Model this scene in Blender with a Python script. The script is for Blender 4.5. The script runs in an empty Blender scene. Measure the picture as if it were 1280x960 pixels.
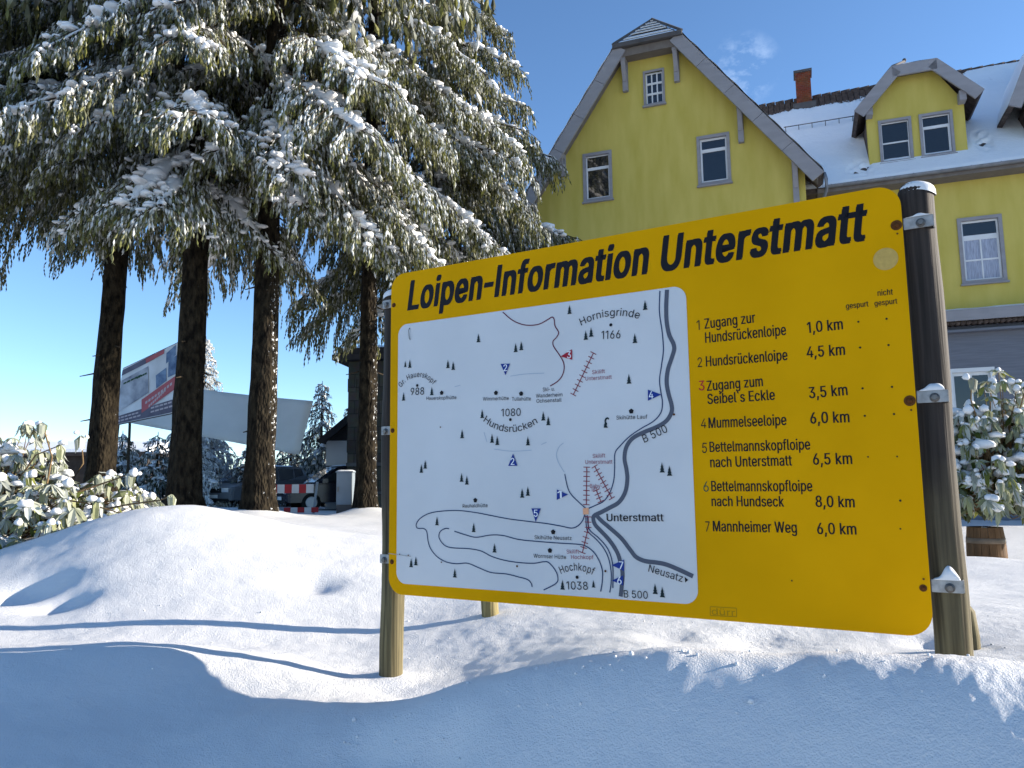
import bpy, bmesh, math, random
import numpy as np
from mathutils import Vector, Matrix

R = math.radians
random.seed(7)
rng = np.random.default_rng(11)
scene = bpy.context.scene
col = scene.collection

# ------------------------------------------------------------------ camera
cam_data = bpy.data.cameras.new('camera')
cam = bpy.data.objects.new('camera', cam_data)
col.objects.link(cam)
cam_data.sensor_fit = 'HORIZONTAL'
cam_data.sensor_width = 36.0
cam_data.lens = 961.8 / 1280 * 36.0
cam_data.clip_start = 0.05
cam_data.clip_end = 20000
PITCH, ROLL = 0.1254, 0.0111
f_ = Vector((0, math.cos(PITCH), math.sin(PITCH)))
u0 = Vector((0, -math.sin(PITCH), math.cos(PITCH)))
r0 = Vector((1, 0, 0))
cr = r0 * math.cos(ROLL) - u0 * math.sin(ROLL)
cu = r0 * math.sin(ROLL) + u0 * math.cos(ROLL)
cam.matrix_world = Matrix(((cr.x, cu.x, -f_.x, 0.0), (cr.y, cu.y, -f_.y, 0.0), (cr.z, cu.z, -f_.z, 0.78), (0, 0, 0, 1)))
scene.camera = cam

# ------------------------------------------------------------------ sky, sun, exposure
SUN_EL, SUN_AZ = R(15.5), R(3.0)          # azimuth counted from +X towards +Y
sun_dir = Vector((math.cos(SUN_EL) * math.cos(SUN_AZ), math.cos(SUN_EL) * math.sin(SUN_AZ), math.sin(SUN_EL)))
world = bpy.data.worlds.new('World')
scene.world = world
world.use_nodes = True
wn, wl = world.node_tree.nodes, world.node_tree.links
wn.clear()
w_out = wn.new('ShaderNodeOutputWorld')
w_bg = wn.new('ShaderNodeBackground')
w_sky = wn.new('ShaderNodeTexSky')
w_sky.sky_type = 'NISHITA'
w_sky.sun_disc = False
w_sky.sun_elevation = SUN_EL
w_sky.sun_rotation = math.pi / 2 - SUN_AZ
w_sky.altitude = 2200
w_sky.air_density = 1.0
w_sky.dust_density = 0.1
w_sky.ozone_density = 3.0
w_bg.inputs['Strength'].default_value = 0.118
# one thin wisp of cloud beside the gable
w_tc = wn.new('ShaderNodeTexCoord')
w_map = wn.new('ShaderNodeMapping')
w_map.inputs['Scale'].default_value = (22, 22, 34)
w_noise = wn.new('ShaderNodeTexNoise')
w_noise.inputs['Scale'].default_value = 1.0
w_noise.inputs['Detail'].default_value = 6
w_noise.inputs['Roughness'].default_value = 0.65
w_dot = wn.new('ShaderNodeVectorMath'); w_dot.operation = 'DOT_PRODUCT'
wd = Vector((0.325, 1.0, 0.56)).normalized()
w_dot.inputs[1].default_value = wd
w_r1 = wn.new('ShaderNodeMapRange')
w_r1.inputs['From Min'].default_value = 0.9990; w_r1.inputs['From Max'].default_value = 1.0002
w_r2 = wn.new('ShaderNodeMapRange')
w_r2.inputs['From Min'].default_value = 0.46; w_r2.inputs['From Max'].default_value = 1.0
w_mul = wn.new('ShaderNodeMath'); w_mul.operation = 'MULTIPLY'
w_mix = wn.new('ShaderNodeMixRGB')
w_mix.inputs['Color2'].default_value = (4.2, 5.0, 6.2, 1)
wl.new(w_tc.outputs['Generated'], w_map.inputs['Vector'])
wl.new(w_map.outputs['Vector'], w_noise.inputs['Vector'])
wl.new(w_tc.outputs['Generated'], w_dot.inputs[0])
wl.new(w_dot.outputs['Value'], w_r1.inputs['Value'])
wl.new(w_noise.outputs['Fac'], w_r2.inputs['Value'])
wl.new(w_r1.outputs['Result'], w_mul.inputs[0])
wl.new(w_r2.outputs['Result'], w_mul.inputs[1])
wl.new(w_mul.outputs['Value'], w_mix.inputs['Fac'])
w_hs = wn.new('ShaderNodeHueSaturation'); w_hs.inputs['Saturation'].default_value = 1.04
wl.new(w_sky.outputs['Color'], w_hs.inputs['Color'])
wl.new(w_hs.outputs['Color'], w_mix.inputs['Color1'])
wl.new(w_mix.outputs['Color'], w_bg.inputs['Color'])
wl.new(w_bg.outputs['Background'], w_out.inputs['Surface'])

sun_data = bpy.data.lights.new('sun', 'SUN')
sun_data.energy = 4.7
sun_data.angle = R(0.53)
sun_data.color = (1.0, 0.90, 0.76)
sun = bpy.data.objects.new('sun', sun_data)
col.objects.link(sun)
sun.location = sun_dir * 60
sun.rotation_euler = (-sun_dir).to_track_quat('-Z', 'Y').to_euler()

scene.view_settings.view_transform = 'Standard'
scene.view_settings.look = 'None'
scene.view_settings.gamma = 1
scene.view_settings.exposure = 1.27
scene.view_settings.use_curve_mapping = False
scene.cycles.max_bounces = 6
scene.cycles.diffuse_bounces = 4
scene.cycles.transparent_max_bounces = 6

# ------------------------------------------------------------------ materials
def new_mat(name):
    m = bpy.data.materials.new(name)
    m.use_nodes = True
    return m, m.node_tree.nodes, m.node_tree.links, m.node_tree.nodes['Principled BSDF']

def mat(name, colour, rough=0.7, var=0.0, vscale=6.0, bump=0.0, bscale=40.0, metal=0.0, spec=None, colour2=None, stretch=None, lo=0.3, hi=0.7):
    """plain surface with a noise variation between two colours and optional bump"""
    m, n, l, b = new_mat(name)
    b.inputs['Roughness'].default_value = rough
    b.inputs['Metallic'].default_value = metal
    b.inputs['Specular IOR Level'].default_value = (0.5 if metal or rough < .45 else 0.15) if spec is None else spec
    c = tuple(colour) + (1,)
    b.inputs['Base Color'].default_value = c
    tc = n.new('ShaderNodeTexCoord'); mp = n.new('ShaderNodeMapping')
    l.new(tc.outputs['Object'], mp.inputs['Vector'])
    if stretch: mp.inputs['Scale'].default_value = stretch
    if var or colour2:
        t = n.new('ShaderNodeTexNoise'); t.inputs['Scale'].default_value = vscale; t.inputs['Detail'].default_value = 6
        rp = n.new('ShaderNodeValToRGB')
        rp.color_ramp.elements[0].position = lo; rp.color_ramp.elements[1].position = hi
        rp.color_ramp.elements[0].color = tuple(x * (1 - var) for x in colour) + (1,)
        rp.color_ramp.elements[1].color = (tuple(colour2) if colour2 else tuple(min(1, x * (1 + var)) for x in colour)) + (1,)
        l.new(mp.outputs['Vector'], t.inputs['Vector']); l.new(t.outputs['Fac'], rp.inputs['Fac'])
        l.new(rp.outputs['Color'], b.inputs['Base Color'])
    if bump:
        t2 = n.new('ShaderNodeTexNoise'); t2.inputs['Scale'].default_value = bscale; t2.inputs['Detail'].default_value = 5
        bp = n.new('ShaderNodeBump'); bp.inputs['Strength'].default_value = bump; bp.inputs['Distance'].default_value = 0.02
        l.new(mp.outputs['Vector'], t2.inputs['Vector']); l.new(t2.outputs['Fac'], bp.inputs['Height']); l.new(bp.outputs['Normal'], b.inputs['Normal'])
    return m

def snow_mat(name, bump=0.6, scale=70.0, dist=0.012, colour=(0.71, 0.71, 0.71)):
    m, n, l, b = new_mat(name)
    b.inputs['Base Color'].default_value = colour + (1,)
    b.inputs['Roughness'].default_value = 0.65
    b.inputs['Specular IOR Level'].default_value = 0.25
    tc = n.new('ShaderNodeTexCoord')
    t = n.new('ShaderNodeTexNoise'); t.inputs['Scale'].default_value = scale; t.inputs['Detail'].default_value = 8; t.inputs['Roughness'].default_value = 0.7
    v = n.new('ShaderNodeTexVoronoi'); v.inputs['Scale'].default_value = scale * 3.2
    ad = n.new('ShaderNodeMath'); ad.operation = 'MULTIPLY_ADD'; ad.inputs[1].default_value = 0.3
    bp = n.new('ShaderNodeBump'); bp.inputs['Strength'].default_value = bump; bp.inputs['Distance'].default_value = dist
    l.new(tc.outputs['Object'], t.inputs['Vector']); l.new(tc.outputs['Object'], v.inputs['Vector'])
    l.new(v.outputs['Distance'], ad.inputs[0]); l.new(t.outputs['Fac'], ad.inputs[2])
    l.new(ad.outputs['Value'], bp.inputs['Height']); l.new(bp.outputs['Normal'], b.inputs['Normal'])
    return m

M = {}
M['snow'] = snow_mat('snow')
M['snow_small'] = snow_mat('snow_small', 0.3, 30.0, 0.02)
M['roof_snow'] = snow_mat('roof_snow', 0.3, 4.0, 0.05, (0.80, 0.82, 0.84))

def foliage_mat(name, dark, light, transl=0.3):
    m, n, l, b = new_mat(name)
    at = n.new('ShaderNodeAttribute'); at.attribute_name = 'frost'
    sh = n.new('ShaderNodeAttribute'); sh.attribute_name = 'tint'
    mg = n.new('ShaderNodeMixRGB'); mg.inputs['Color1'].default_value = dark + (1,); mg.inputs['Color2'].default_value = light + (1,)
    ms = n.new('ShaderNodeMixRGB'); ms.inputs['Color2'].default_value = (0.84, 0.86, 0.86, 1)
    l.new(sh.outputs['Fac'], mg.inputs['Fac']); l.new(mg.outputs['Color'], ms.inputs['Color1']); l.new(at.outputs['Fac'], ms.inputs['Fac'])
    l.new(ms.outputs['Color'], b.inputs['Base Color'])
    b.inputs['Roughness'].default_value = 0.6
    b.inputs['Specular IOR Level'].default_value = 0.06
    tr = n.new('ShaderNodeBsdfTranslucent'); l.new(ms.outputs['Color'], tr.inputs['Color'])
    mx = n.new('ShaderNodeMixShader'); mx.inputs['Fac'].default_value = transl
    l.new(b.outputs['BSDF'], mx.inputs[1]); l.new(tr.outputs['BSDF'], mx.inputs[2])
    l.new(mx.outputs['Shader'], n['Material Output'].inputs['Surface'])
    return m
M['spruce'] = foliage_mat('spruce_needles', (0.016, 0.022, 0.008), (0.20, 0.20, 0.045), 0.28)
M['fir'] = foliage_mat('distant_needles', (0.025, 0.032, 0.018), (0.08, 0.09, 0.04), 0.15)
M['rhodo'] = foliage_mat('evergreen_leaf', (0.035, 0.055, 0.012), (0.24, 0.25, 0.06), 0.25)

def bark_mat(name, snow_amount):
    m, n, l, b = new_mat(name)
    tc = n.new('ShaderNodeTexCoord'); mp = n.new('ShaderNodeMapping'); mp.inputs['Scale'].default_value = (1, 1, 0.45)
    l.new(tc.outputs['Object'], mp.inputs['Vector'])
    v = n.new('ShaderNodeTexVoronoi'); v.inputs['Scale'].default_value = 26
    t = n.new('ShaderNodeTexNoise'); t.inputs['Scale'].default_value = 13; t.inputs['Detail'].default_value = 10
    l.new(mp.outputs['Vector'], v.inputs['Vector']); l.new(mp.outputs['Vector'], t.inputs['Vector'])
    rp = n.new('ShaderNodeValToRGB')
    rp.color_ramp.elements[0].color = (0.005, 0.004, 0.003, 1); rp.color_ramp.elements[1].color = (0.042, 0.033, 0.021, 1)
    rp.color_ramp.elements[0].position = 0.36; rp.color_ramp.elements[1].position = 0.80
    l.new(t.outputs['Fac'], rp.inputs['Fac'])
    # wind-blown snow stuck in the bark on the side turned to the weather
    g = n.new('ShaderNodeNewGeometry'); sp = n.new('ShaderNodeSeparateXYZ'); l.new(g.outputs['True Normal'], sp.inputs['Vector'])
    mr = n.new('ShaderNodeMapRange'); mr.inputs['From Min'].default_value = 0.35; mr.inputs['From Max'].default_value = 0.95
    mr.inputs['To Min'].default_value = 0.0; mr.inputs['To Max'].default_value = snow_amount
    l.new(sp.outputs['X'], mr.inputs['Value'])
    t3 = n.new('ShaderNodeTexNoise'); t3.inputs['Scale'].default_value = 15; t3.inputs['Detail'].default_value = 7; t3.inputs['Roughness'].default_value = 0.7
    l.new(tc.outputs['Object'], t3.inputs['Vector'])
    ad = n.new('ShaderNodeMath'); ad.operation = 'ADD'; l.new(t3.outputs['Fac'], ad.inputs[0]); l.new(mr.outputs['Result'], ad.inputs[1])
    st = n.new('ShaderNodeMapRange'); st.inputs['From Min'].default_value = 0.72; st.inputs['From Max'].default_value = 0.80
    l.new(ad.outputs['Value'], st.inputs['Value'])
    ms = n.new('ShaderNodeMixRGB'); ms.inputs['Color2'].default_value = (0.8, 0.82, 0.84, 1)
    l.new(rp.outputs['Color'], ms.inputs['Color1']); l.new(st.outputs['Result'], ms.inputs['Fac']); l.new(ms.outputs['Color'], b.inputs['Base Color'])
    bp = n.new('ShaderNodeBump'); bp.inputs['Strength'].default_value = 0.9; bp.inputs['Distance'].default_value = 0.03
    l.new(v.outputs['Distance'], bp.inputs['Height']); l.new(bp.outputs['Normal'], b.inputs['Normal'])
    b.inputs['Roughness'].default_value = 0.9
    b.inputs['Specular IOR Level'].default_value = 0.08
    return m
M['bark'] = bark_mat('bark', 0.05)
M['bark_snowy'] = bark_mat('bark_snowy', 0.15)
M['twig'] = mat('twig', (0.17, 0.11, 0.055), 0.8, 0.3, 30)
M['limb'] = mat('limb_bark', (0.05, 0.038, 0.025), 0.9, 0.3, 20)

M['board_yellow'] = mat('board_yellow', (0.66, 0.32, 0.001), 0.6, 0.10, 2.2, 0.03, 8, spec=0.03, colour2=(0.70, 0.345, 0.002))
M['board_back'] = mat('board_back', (0.34, 0.35, 0.36), 0.5, 0.08, 3.0)
M['board_white'] = mat('board_white', (0.58, 0.585, 0.59), 0.5, 0.05, 2.5, spec=0.15)
M['print_black'] = mat('print_black', (0.008, 0.007, 0.010), 0.5)
M['print_red'] = mat('print_red', (0.42, 0.02, 0.02), 0.5)
M['print_green'] = mat('print_green', (0.02, 0.07, 0.035), 0.5)
M['print_gold'] = mat('print_gold', (0.36, 0.20, 0.003), 0.45)
M['map_blue'] = mat('map_blue', (0.012, 0.035, 0.22), 0.5)
M['map_red'] = mat('map_red', (0.33, 0.012, 0.03), 0.5)
M['map_white'] = mat('map_white', (0.75, 0.77, 0.8), 0.5)
M['map_road'] = mat('map_road', (0.085, 0.095, 0.125), 0.5)
M['map_trail'] = mat('map_trail', (0.02, 0.045, 0.11), 0.5)
M['map_faint'] = mat('map_faint', (0.36, 0.42, 0.50), 0.5)
M['map_redtrail'] = mat('map_redtrail', (0.12, 0.012, 0.04), 0.5)
M['map_lift'] = mat('map_lift', (0.22, 0.03, 0.05), 0.5)
M['map_lifttext'] = mat('map_lifttext', (0.30, 0.08, 0.11), 0.5)
M['map_tree'] = mat('map_tree', (0.010, 0.022, 0.025), 0.5)
M['map_orange'] = mat('map_orange', (0.75, 0.36, 0.2), 0.5)
M['sticker'] = mat('sticker', (0.50, 0.33, 0.09), 0.5, 0.12, 60)
M['rust'] = mat('rust', (0.10, 0.035, 0.008), 0.7, 0.3, 200)
M['zinc'] = mat('zinc', (0.30, 0.30, 0.295), 0.6, 0.3, 45, metal=0.2)
M['bolt'] = mat('bolt', (0.16, 0.15, 0.14), 0.5, 0.2, 200, metal=0.7)

def wood_mat(name, top, low, z0, z1):
    """round weathered pole: dark damp wood above, greenish bare wood lower down, fine vertical grain"""
    m, n, l, b = new_mat(name)
    tc = n.new('ShaderNodeTexCoord'); mp = n.new('ShaderNodeMapping'); mp.inputs['Scale'].default_value = (75, 75, 1.6)
    l.new(tc.outputs['Object'], mp.inputs['Vector'])
    t = n.new('ShaderNodeTexNoise'); t.inputs['Scale'].default_value = 1.0; t.inputs['Detail'].default_value = 7
    l.new(mp.outputs['Vector'], t.inputs['Vector'])
    sx = n.new('ShaderNodeSeparateXYZ'); l.new(tc.outputs['Object'], sx.inputs['Vector'])
    t2 = n.new('ShaderNodeTexNoise'); t2.inputs['Scale'].default_value = 5; t2.inputs['Detail'].default_value = 4
    l.new(tc.outputs['Object'], t2.inputs['Vector'])
    ad = n.new('ShaderNodeMath'); ad.operation = 'MULTIPLY_ADD'; ad.inputs[1].default_value = 0.5
    l.new(t2.outputs['Fac'], ad.inputs[0]); l.new(sx.outputs['Z'], ad.inputs[2])
    mr = n.new('ShaderNodeMapRange'); mr.inputs['From Min'].default_value = z0 + .25; mr.inputs['From Max'].default_value = z1 + .25
    l.new(ad.outputs['Value'], mr.inputs['Value'])
    mix = n.new('ShaderNodeMixRGB'); mix.inputs['Color1'].default_value = low + (1,); mix.inputs['Color2'].default_value = top + (1,)
    l.new(mr.outputs['Result'], mix.inputs['Fac'])
    mg = n.new('ShaderNodeMixRGB'); mg.blend_type = 'MULTIPLY'; mg.inputs['Fac'].default_value = 0.75
    rp = n.new('ShaderNodeValToRGB'); rp.color_ramp.elements[0].position = 0.36; rp.color_ramp.elements[1].position = 0.62
    rp.color_ramp.elements[0].color = (0.22, 0.2, 0.18, 1); rp.color_ramp.elements[1].color = (1.15, 1.12, 1.1, 1)
    l.new(t.outputs['Fac'], rp.inputs['Fac']); l.new(mix.outputs['Color'], mg.inputs['Color1']); l.new(rp.outputs['Color'], mg.inputs['Color2'])
    l.new(mg.outputs['Color'], b.inputs['Base Color'])
    bp = n.new('ShaderNodeBump'); bp.inputs['Strength'].default_value = 0.7; bp.inputs['Distance'].default_value = 0.006
    l.new(t.outputs['Fac'], bp.inputs['Height']); l.new(bp.outputs['Normal'], b.inputs['Normal'])
    b.inputs['Roughness'].default_value = 0.7
    b.inputs['Specular IOR Level'].default_value = 0.2
    return m
M['post'] = wood_mat('post_wood', (0.040, 0.031, 0.026), (0.17, 0.145, 0.075), 0.12, 0.85)
M['stake'] = wood_mat('stake_wood', (0.20, 0.17, 0.08), (0.24, 0.20, 0.09), 0.1, 0.5)

M['plaster'] = mat('yellow_plaster', (0.52, 0.42, 0.090), 0.9, 0.08, 2.0, 0.15, 60, colour2=(0.57, 0.465, 0.125), spec=0.1, stretch=(1.6, 1.6, .35))
M['trim'] = mat('grey_trim', (0.27, 0.262, 0.275), 0.6, 0.10, 2.0, stretch=(1, 1, 3))
M['trim_dark'] = mat('dark_trim', (0.09, 0.085, 0.085), 0.7, 0.15, 4)
M['white_frame'] = mat('white_frame', (0.66, 0.67, 0.68), 0.45, 0.04, 4)
M['tile'] = mat('roof_tile', (0.075, 0.058, 0.052), 0.8, 0.35, 9, 0.4, 20)
M['soffit'] = mat('soffit_board', (0.16, 0.14, 0.125), 0.8, 0.15, 6, stretch=(1, 6, 1))
M['zinc_gutter'] = mat('gutter_zinc', (0.16, 0.17, 0.19), 0.5, 0.2, 8, metal=0.3)
M['brick'] = None
M['cladding'] = mat('grey_cladding', (0.15, 0.16, 0.19), 0.7, 0.12, 5, 0.25, 12, stretch=(.4, 1, 8))
M['glass'] = mat('window_glass', (0.012, 0.014, 0.018), 0.04, spec=0.8)
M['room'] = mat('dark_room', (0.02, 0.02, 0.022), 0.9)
M['curtain'] = mat('net_curtain', (0.30, 0.33, 0.42), 0.6, 0.35, 10, stretch=(9, 1, .5), spec=0.6)

def brick_mat(name, c1, c2, mortar, scale, bw=0.5, rh=0.25):
    m, n, l, b = new_mat(name)
    tc = n.new('ShaderNodeTexCoord'); mp = n.new('ShaderNodeMapping'); mp.inputs['Rotation'].default_value = (R(90), 0, 0)
    br = n.new('ShaderNodeTexBrick'); br.inputs['Scale'].default_value = scale
    br.inputs['Color1'].default_value = c1 + (1,); br.inputs['Color2'].default_value = c2 + (1,); br.inputs['Mortar'].default_value = mortar + (1,)
    br.inputs['Brick Width'].default_value = bw; br.inputs['Row Height'].default_value = rh; br.inputs['Mortar Size'].default_value = 0.014
    l.new(tc.outputs['Object'], mp.inputs['Vector']); l.new(mp.outputs['Vector'], br.inputs['Vector'])
    t = n.new('ShaderNodeTexNoise'); t.inputs['Scale'].default_value = 5; t.inputs['Detail'].default_value = 6
    l.new(tc.outputs['Object'], t.inputs['Vector'])
    mx = n.new('ShaderNodeMixRGB'); mx.blend_type = 'MULTIPLY'; mx.inputs['Fac'].default_value = 0.6
    l.new(br.outputs['Color'], mx.inputs['Color1']); l.new(t.outputs['Color'], mx.inputs['Color2']); l.new(mx.outputs['Color'], b.inputs['Base Color'])
    bp = n.new('ShaderNodeBump'); bp.inputs['Strength'].default_value = 0.5; bp.inputs['Distance'].default_value = 0.02
    l.new(br.outputs['Fac'], bp.inputs['Height']); bp.invert = True; l.new(bp.outputs['Normal'], b.inputs['Normal'])
    b.inputs['Roughness'].default_value = 0.9
    b.inputs['Specular IOR Level'].default_value = 0.1
    return m
M['brick'] = brick_mat('chimney_brick', (0.30, 0.075, 0.035), (0.20, 0.05, 0.025), (0.2, 0.15, 0.12), 4.0)
M['stone'] = brick_mat('dark_stone', (0.11, 0.10, 0.085), (0.065, 0.06, 0.052), (0.05, 0.047, 0.042), 1.0, 0.8, 0.42)
M['car_dark'] = mat('car_paint_dark', (0.012, 0.012, 0.022), 0.25, spec=0.6)
M['car_grey'] = mat('car_paint_grey', (0.10, 0.105, 0.115), 0.3, spec=0.6)
M['rubber'] = mat('rubber', (0.012, 0.012, 0.012), 0.8)
M['hub'] = mat('hub_cap', (0.32, 0.33, 0.35), 0.4, metal=0.5)
M['car_glass'] = mat('car_glass', (0.02, 0.024, 0.03), 0.05, spec=0.8)
M['lamp'] = mat('headlight_glass', (0.4, 0.42, 0.45), 0.15, spec=0.7)
M['plate'] = mat('number_plate', (0.6, 0.6, 0.58), 0.5)
M['barrier_white'] = mat('barrier_white', (0.5, 0.5, 0.5), 0.5, 0.08, 6)
M['barrier_red'] = mat('barrier_red', (0.32, 0.025, 0.03), 0.5, 0.1, 6)
M['cabinet'] = mat('cabinet_grey', (0.20, 0.24, 0.28), 0.6, 0.08, 3)
M['tarp'] = mat('tarp_grey', (0.85, 0.85, 0.82), 0.7, 0.07, 1.2, 0.3, 2.0)
def see_through(m, k):
    n, l = m.node_tree.nodes, m.node_tree.links
    tr = n.new('ShaderNodeBsdfTranslucent'); tr.inputs['Color'].default_value = (0.7, 0.7, 0.68, 1)
    mx = n.new('ShaderNodeMixShader'); mx.inputs['Fac'].default_value = k
    l.new(n['Principled BSDF'].outputs['BSDF'], mx.inputs[1]); l.new(tr.outputs['BSDF'], mx.inputs[2]); l.new(mx.outputs['Shader'], n['Material Output'].inputs['Surface'])
see_through(M['tarp'], 0.4)
M['poster_white'] = mat('poster_white', (0.62, 0.66, 0.70), 0.5, 0.14, 1.8)
M['poster_red'] = mat('poster_red', (0.40, 0.11, 0.13), 0.5, 0.08, 3)
M['poster_blue'] = mat('poster_blue', (0.05, 0.12, 0.32), 0.5, 0.5, 5, colour2=(0.2, 0.3, 0.45))
M['poster_navy'] = mat('poster_navy', (0.12, 0.12, 0.17), 0.5, 0.2, 3)
M['poster_slope'] = mat('poster_slope', (0.26, 0.30, 0.40), 0.5, 0.4, 3, colour2=(0.5, 0.54, 0.6))
M['poster_pale'] = mat('poster_pale', (0.46, 0.42, 0.46), 0.5)
M['shed_white'] = mat('shed_white', (0.55, 0.53, 0.52), 0.8, 0.05, 2)
M['shed_roof'] = mat('shed_roof', (0.045, 0.038, 0.036), 0.8, 0.2, 4)
M['barrel'] = mat('barrel_stave', (0.12, 0.065, 0.03), 0.7, 0.35, 14, 0.3, 30, stretch=(1, 1, .15))
M['hoop'] = mat('barrel_hoop', (0.16, 0.12, 0.085), 0.6, 0.2, 10)
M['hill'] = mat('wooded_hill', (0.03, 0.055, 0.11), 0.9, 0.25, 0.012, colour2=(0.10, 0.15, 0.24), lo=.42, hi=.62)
M['grass'] = mat('winter_grass', (0.075, 0.095, 0.02), 0.9, 0.4, 20)
M['house_dark'] = mat('dark_timber', (0.035, 0.03, 0.028), 0.8, 0.25, 4)

# ------------------------------------------------------------------ mesh helpers
class MB:
    """collects shapes into one mesh"""
    def __init__(self): self.v = []; self.f = []; self.s = []; self.m = []; self.cur = 0
    def add(self, vs, fs, smooth=False):
        o = len(self.v); self.v += [tuple(p) for p in vs]
        for q in fs:
            self.f.append(tuple(i + o for i in q)); self.s.append(smooth); self.m.append(self.cur)
    def box(self, x0, x1, y0, y1, z0, z1, mx=None):
        vs = [Vector(p) for p in ((x0,y0,z0),(x1,y0,z0),(x1,y1,z0),(x0,y1,z0),(x0,y0,z1),(x1,y0,z1),(x1,y1,z1),(x0,y1,z1))]
        if mx is not None: vs = [mx @ p for p in vs]
        self.add(vs, [(0,3,2,1),(4,5,6,7),(0,1,5,4),(1,2,6,5),(2,3,7,6),(3,0,4,7)])
    def bar(self, a, b, w, h, up=(0, 0, 1)):
        a, b = Vector(a), Vector(b); d = (b - a); L = d.length; d.normalize()
        s = d.cross(Vector(up)); s = s.normalized() if s.length > 1e-5 else Vector((1, 0, 0)); t = s.cross(d)
        vs = []
        for p in (a, b):
            for i, j in ((-1,-1),(1,-1),(1,1),(-1,1)): vs.append(p + s * (w/2*i) + t * (h/2*j))
        self.add(vs, [(0,1,2,3),(7,6,5,4),(0,4,5,1),(1,5,6,2),(2,6,7,3),(3,7,4,0)])
    def tube(self, pts, radii, k=8, caps=True, smooth=True, squash=1.0):
        v, f = tube_np(np.array([tuple(p) for p in pts], float), np.array(radii, float), k, squash, caps)
        self.add(v, f, smooth)
    def prism(self, poly, y0, y1):
        """polygon in xz, extruded along y"""
        n = len(poly)
        vs = [(x, y0, z) for x, z in poly] + [(x, y1, z) for x, z in poly]
        fs = [tuple(range(n)), tuple(range(2*n-1, n-1, -1))] + [(i, i+n, (i+1) % n + n, (i+1) % n) for i in range(n)]
        self.add(vs, fs)
    def blob(self, c, r, seed=0, sub=2, jitter=0.15):
        bm = bmesh.new(); bmesh.ops.create_icosphere(bm, subdivisions=sub, radius=1.0)
        rr = random.Random(seed); ph = [rr.uniform(0, 6.28) for _ in range(6)]
        vs = []
        for p in bm.verts:
            q = p.co; k = 1 + jitter * (math.sin(3*q.x+ph[0]) * math.sin(3*q.y+ph[1]) + .5*math.sin(6*q.z+ph[2]+q.x*4))
            vs.append((c[0]+q.x*r[0]*k, c[1]+q.y*r[1]*k, c[2]+q.z*r[2]*k))
        fs = [tuple(w.index for w in g.verts) for g in bm.faces]
        bm.free(); self.add(vs, fs, True)
    def build(self, name, m, parent=None, bevel=0.0):
        me = bpy.data.meshes.new(name); me.from_pydata(self.v, [], self.f)
        me.polygons.foreach_set('use_smooth', self.s)
        ms = m if isinstance(m, (list, tuple)) else [m]
        for q in ms: me.materials.append(q)
        me.polygons.foreach_set('material_index', self.m)
        bm = bmesh.new(); bm.from_mesh(me); bmesh.ops.recalc_face_normals(bm, faces=bm.faces[:])
        if bevel: bmesh.ops.bevel(bm, geom=[e for e in bm.edges if e.calc_face_angle(0) > .6], offset=bevel, segments=2, affect='EDGES', clamp_overlap=True)
        bm.to_mesh(me); bm.free()
        return link(name, me, parent)

def tube_np(P, rad, k=6, squash=1.0, caps=True):
    n = len(P); T = np.gradient(P, axis=0); T /= np.linalg.norm(T, axis=1)[:, None] + 1e-9
    ref = np.where(np.abs(T[:, 2:3]) < 0.9, np.array([[0, 0, 1.0]]), np.array([[1.0, 0, 0]]))
    A = np.cross(T, ref); A /= np.linalg.norm(A, axis=1)[:, None] + 1e-9
    B = np.cross(A, T)
    a = np.arange(k) * 2 * np.pi / k
    V = P[:, None] + rad[:, None, None] * (np.cos(a)[None, :, None] * A[:, None] + squash * np.sin(a)[None, :, None] * B[:, None])
    F = []
    for i in range(n - 1):
        for j in range(k):
            F.append((i*k+j, i*k+(j+1) % k, (i+1)*k+(j+1) % k, (i+1)*k+j))
    if caps: F.append(tuple(range(k-1, -1, -1))); F.append(tuple((n-1)*k+j for j in range(k)))
    return V.reshape(-1, 3), F

def link(name, me, parent=None):
    o = bpy.data.objects.new(name, me); col.objects.link(o)
    if parent is not None: o.parent = parent
    return o

def tag(o, label=None, cat=None, group=None, kind=None):
    if label: o['label'] = label
    if cat: o['category'] = cat
    if group: o['group'] = group
    if kind: o['kind'] = kind
    return o

def thing(name, loc, rz, label, cat, group=None):
    o = bpy.data.objects.new(name, None); col.objects.link(o)
    o.empty_display_size = 0.2
    o.location = loc; o.rotation_euler = (0, 0, rz)
    return tag(o, label, cat, group)

def np_mesh(name, V, F3, m, parent=None, attrs=None, smooth=False):
    """triangle mesh straight from arrays"""
    me = bpy.data.meshes.new(name)
    V = np.asarray(V, np.float32); F3 = np.asarray(F3, np.int32)
    me.vertices.add(len(V)); me.vertices.foreach_set('co', V.ravel())
    k = F3.shape[1]
    me.loops.add(F3.size); me.loops.foreach_set('vertex_index', F3.ravel())
    me.polygons.add(len(F3)); me.polygons.foreach_set('loop_start', np.arange(0, F3.size, k, dtype=np.int32))
    me.polygons.foreach_set('loop_total', np.full(len(F3), k, np.int32))
    me.polygons.foreach_set('use_smooth', np.full(len(F3), smooth))
    for a, val in (attrs or {}).items():
        at = me.attributes.new(a, 'FLOAT', 'POINT'); at.data.foreach_set('value', np.asarray(val, np.float32))
    me.update(calc_edges=True); me.validate()
    me.materials.append(m)
    return link(name, me, parent)

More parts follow.
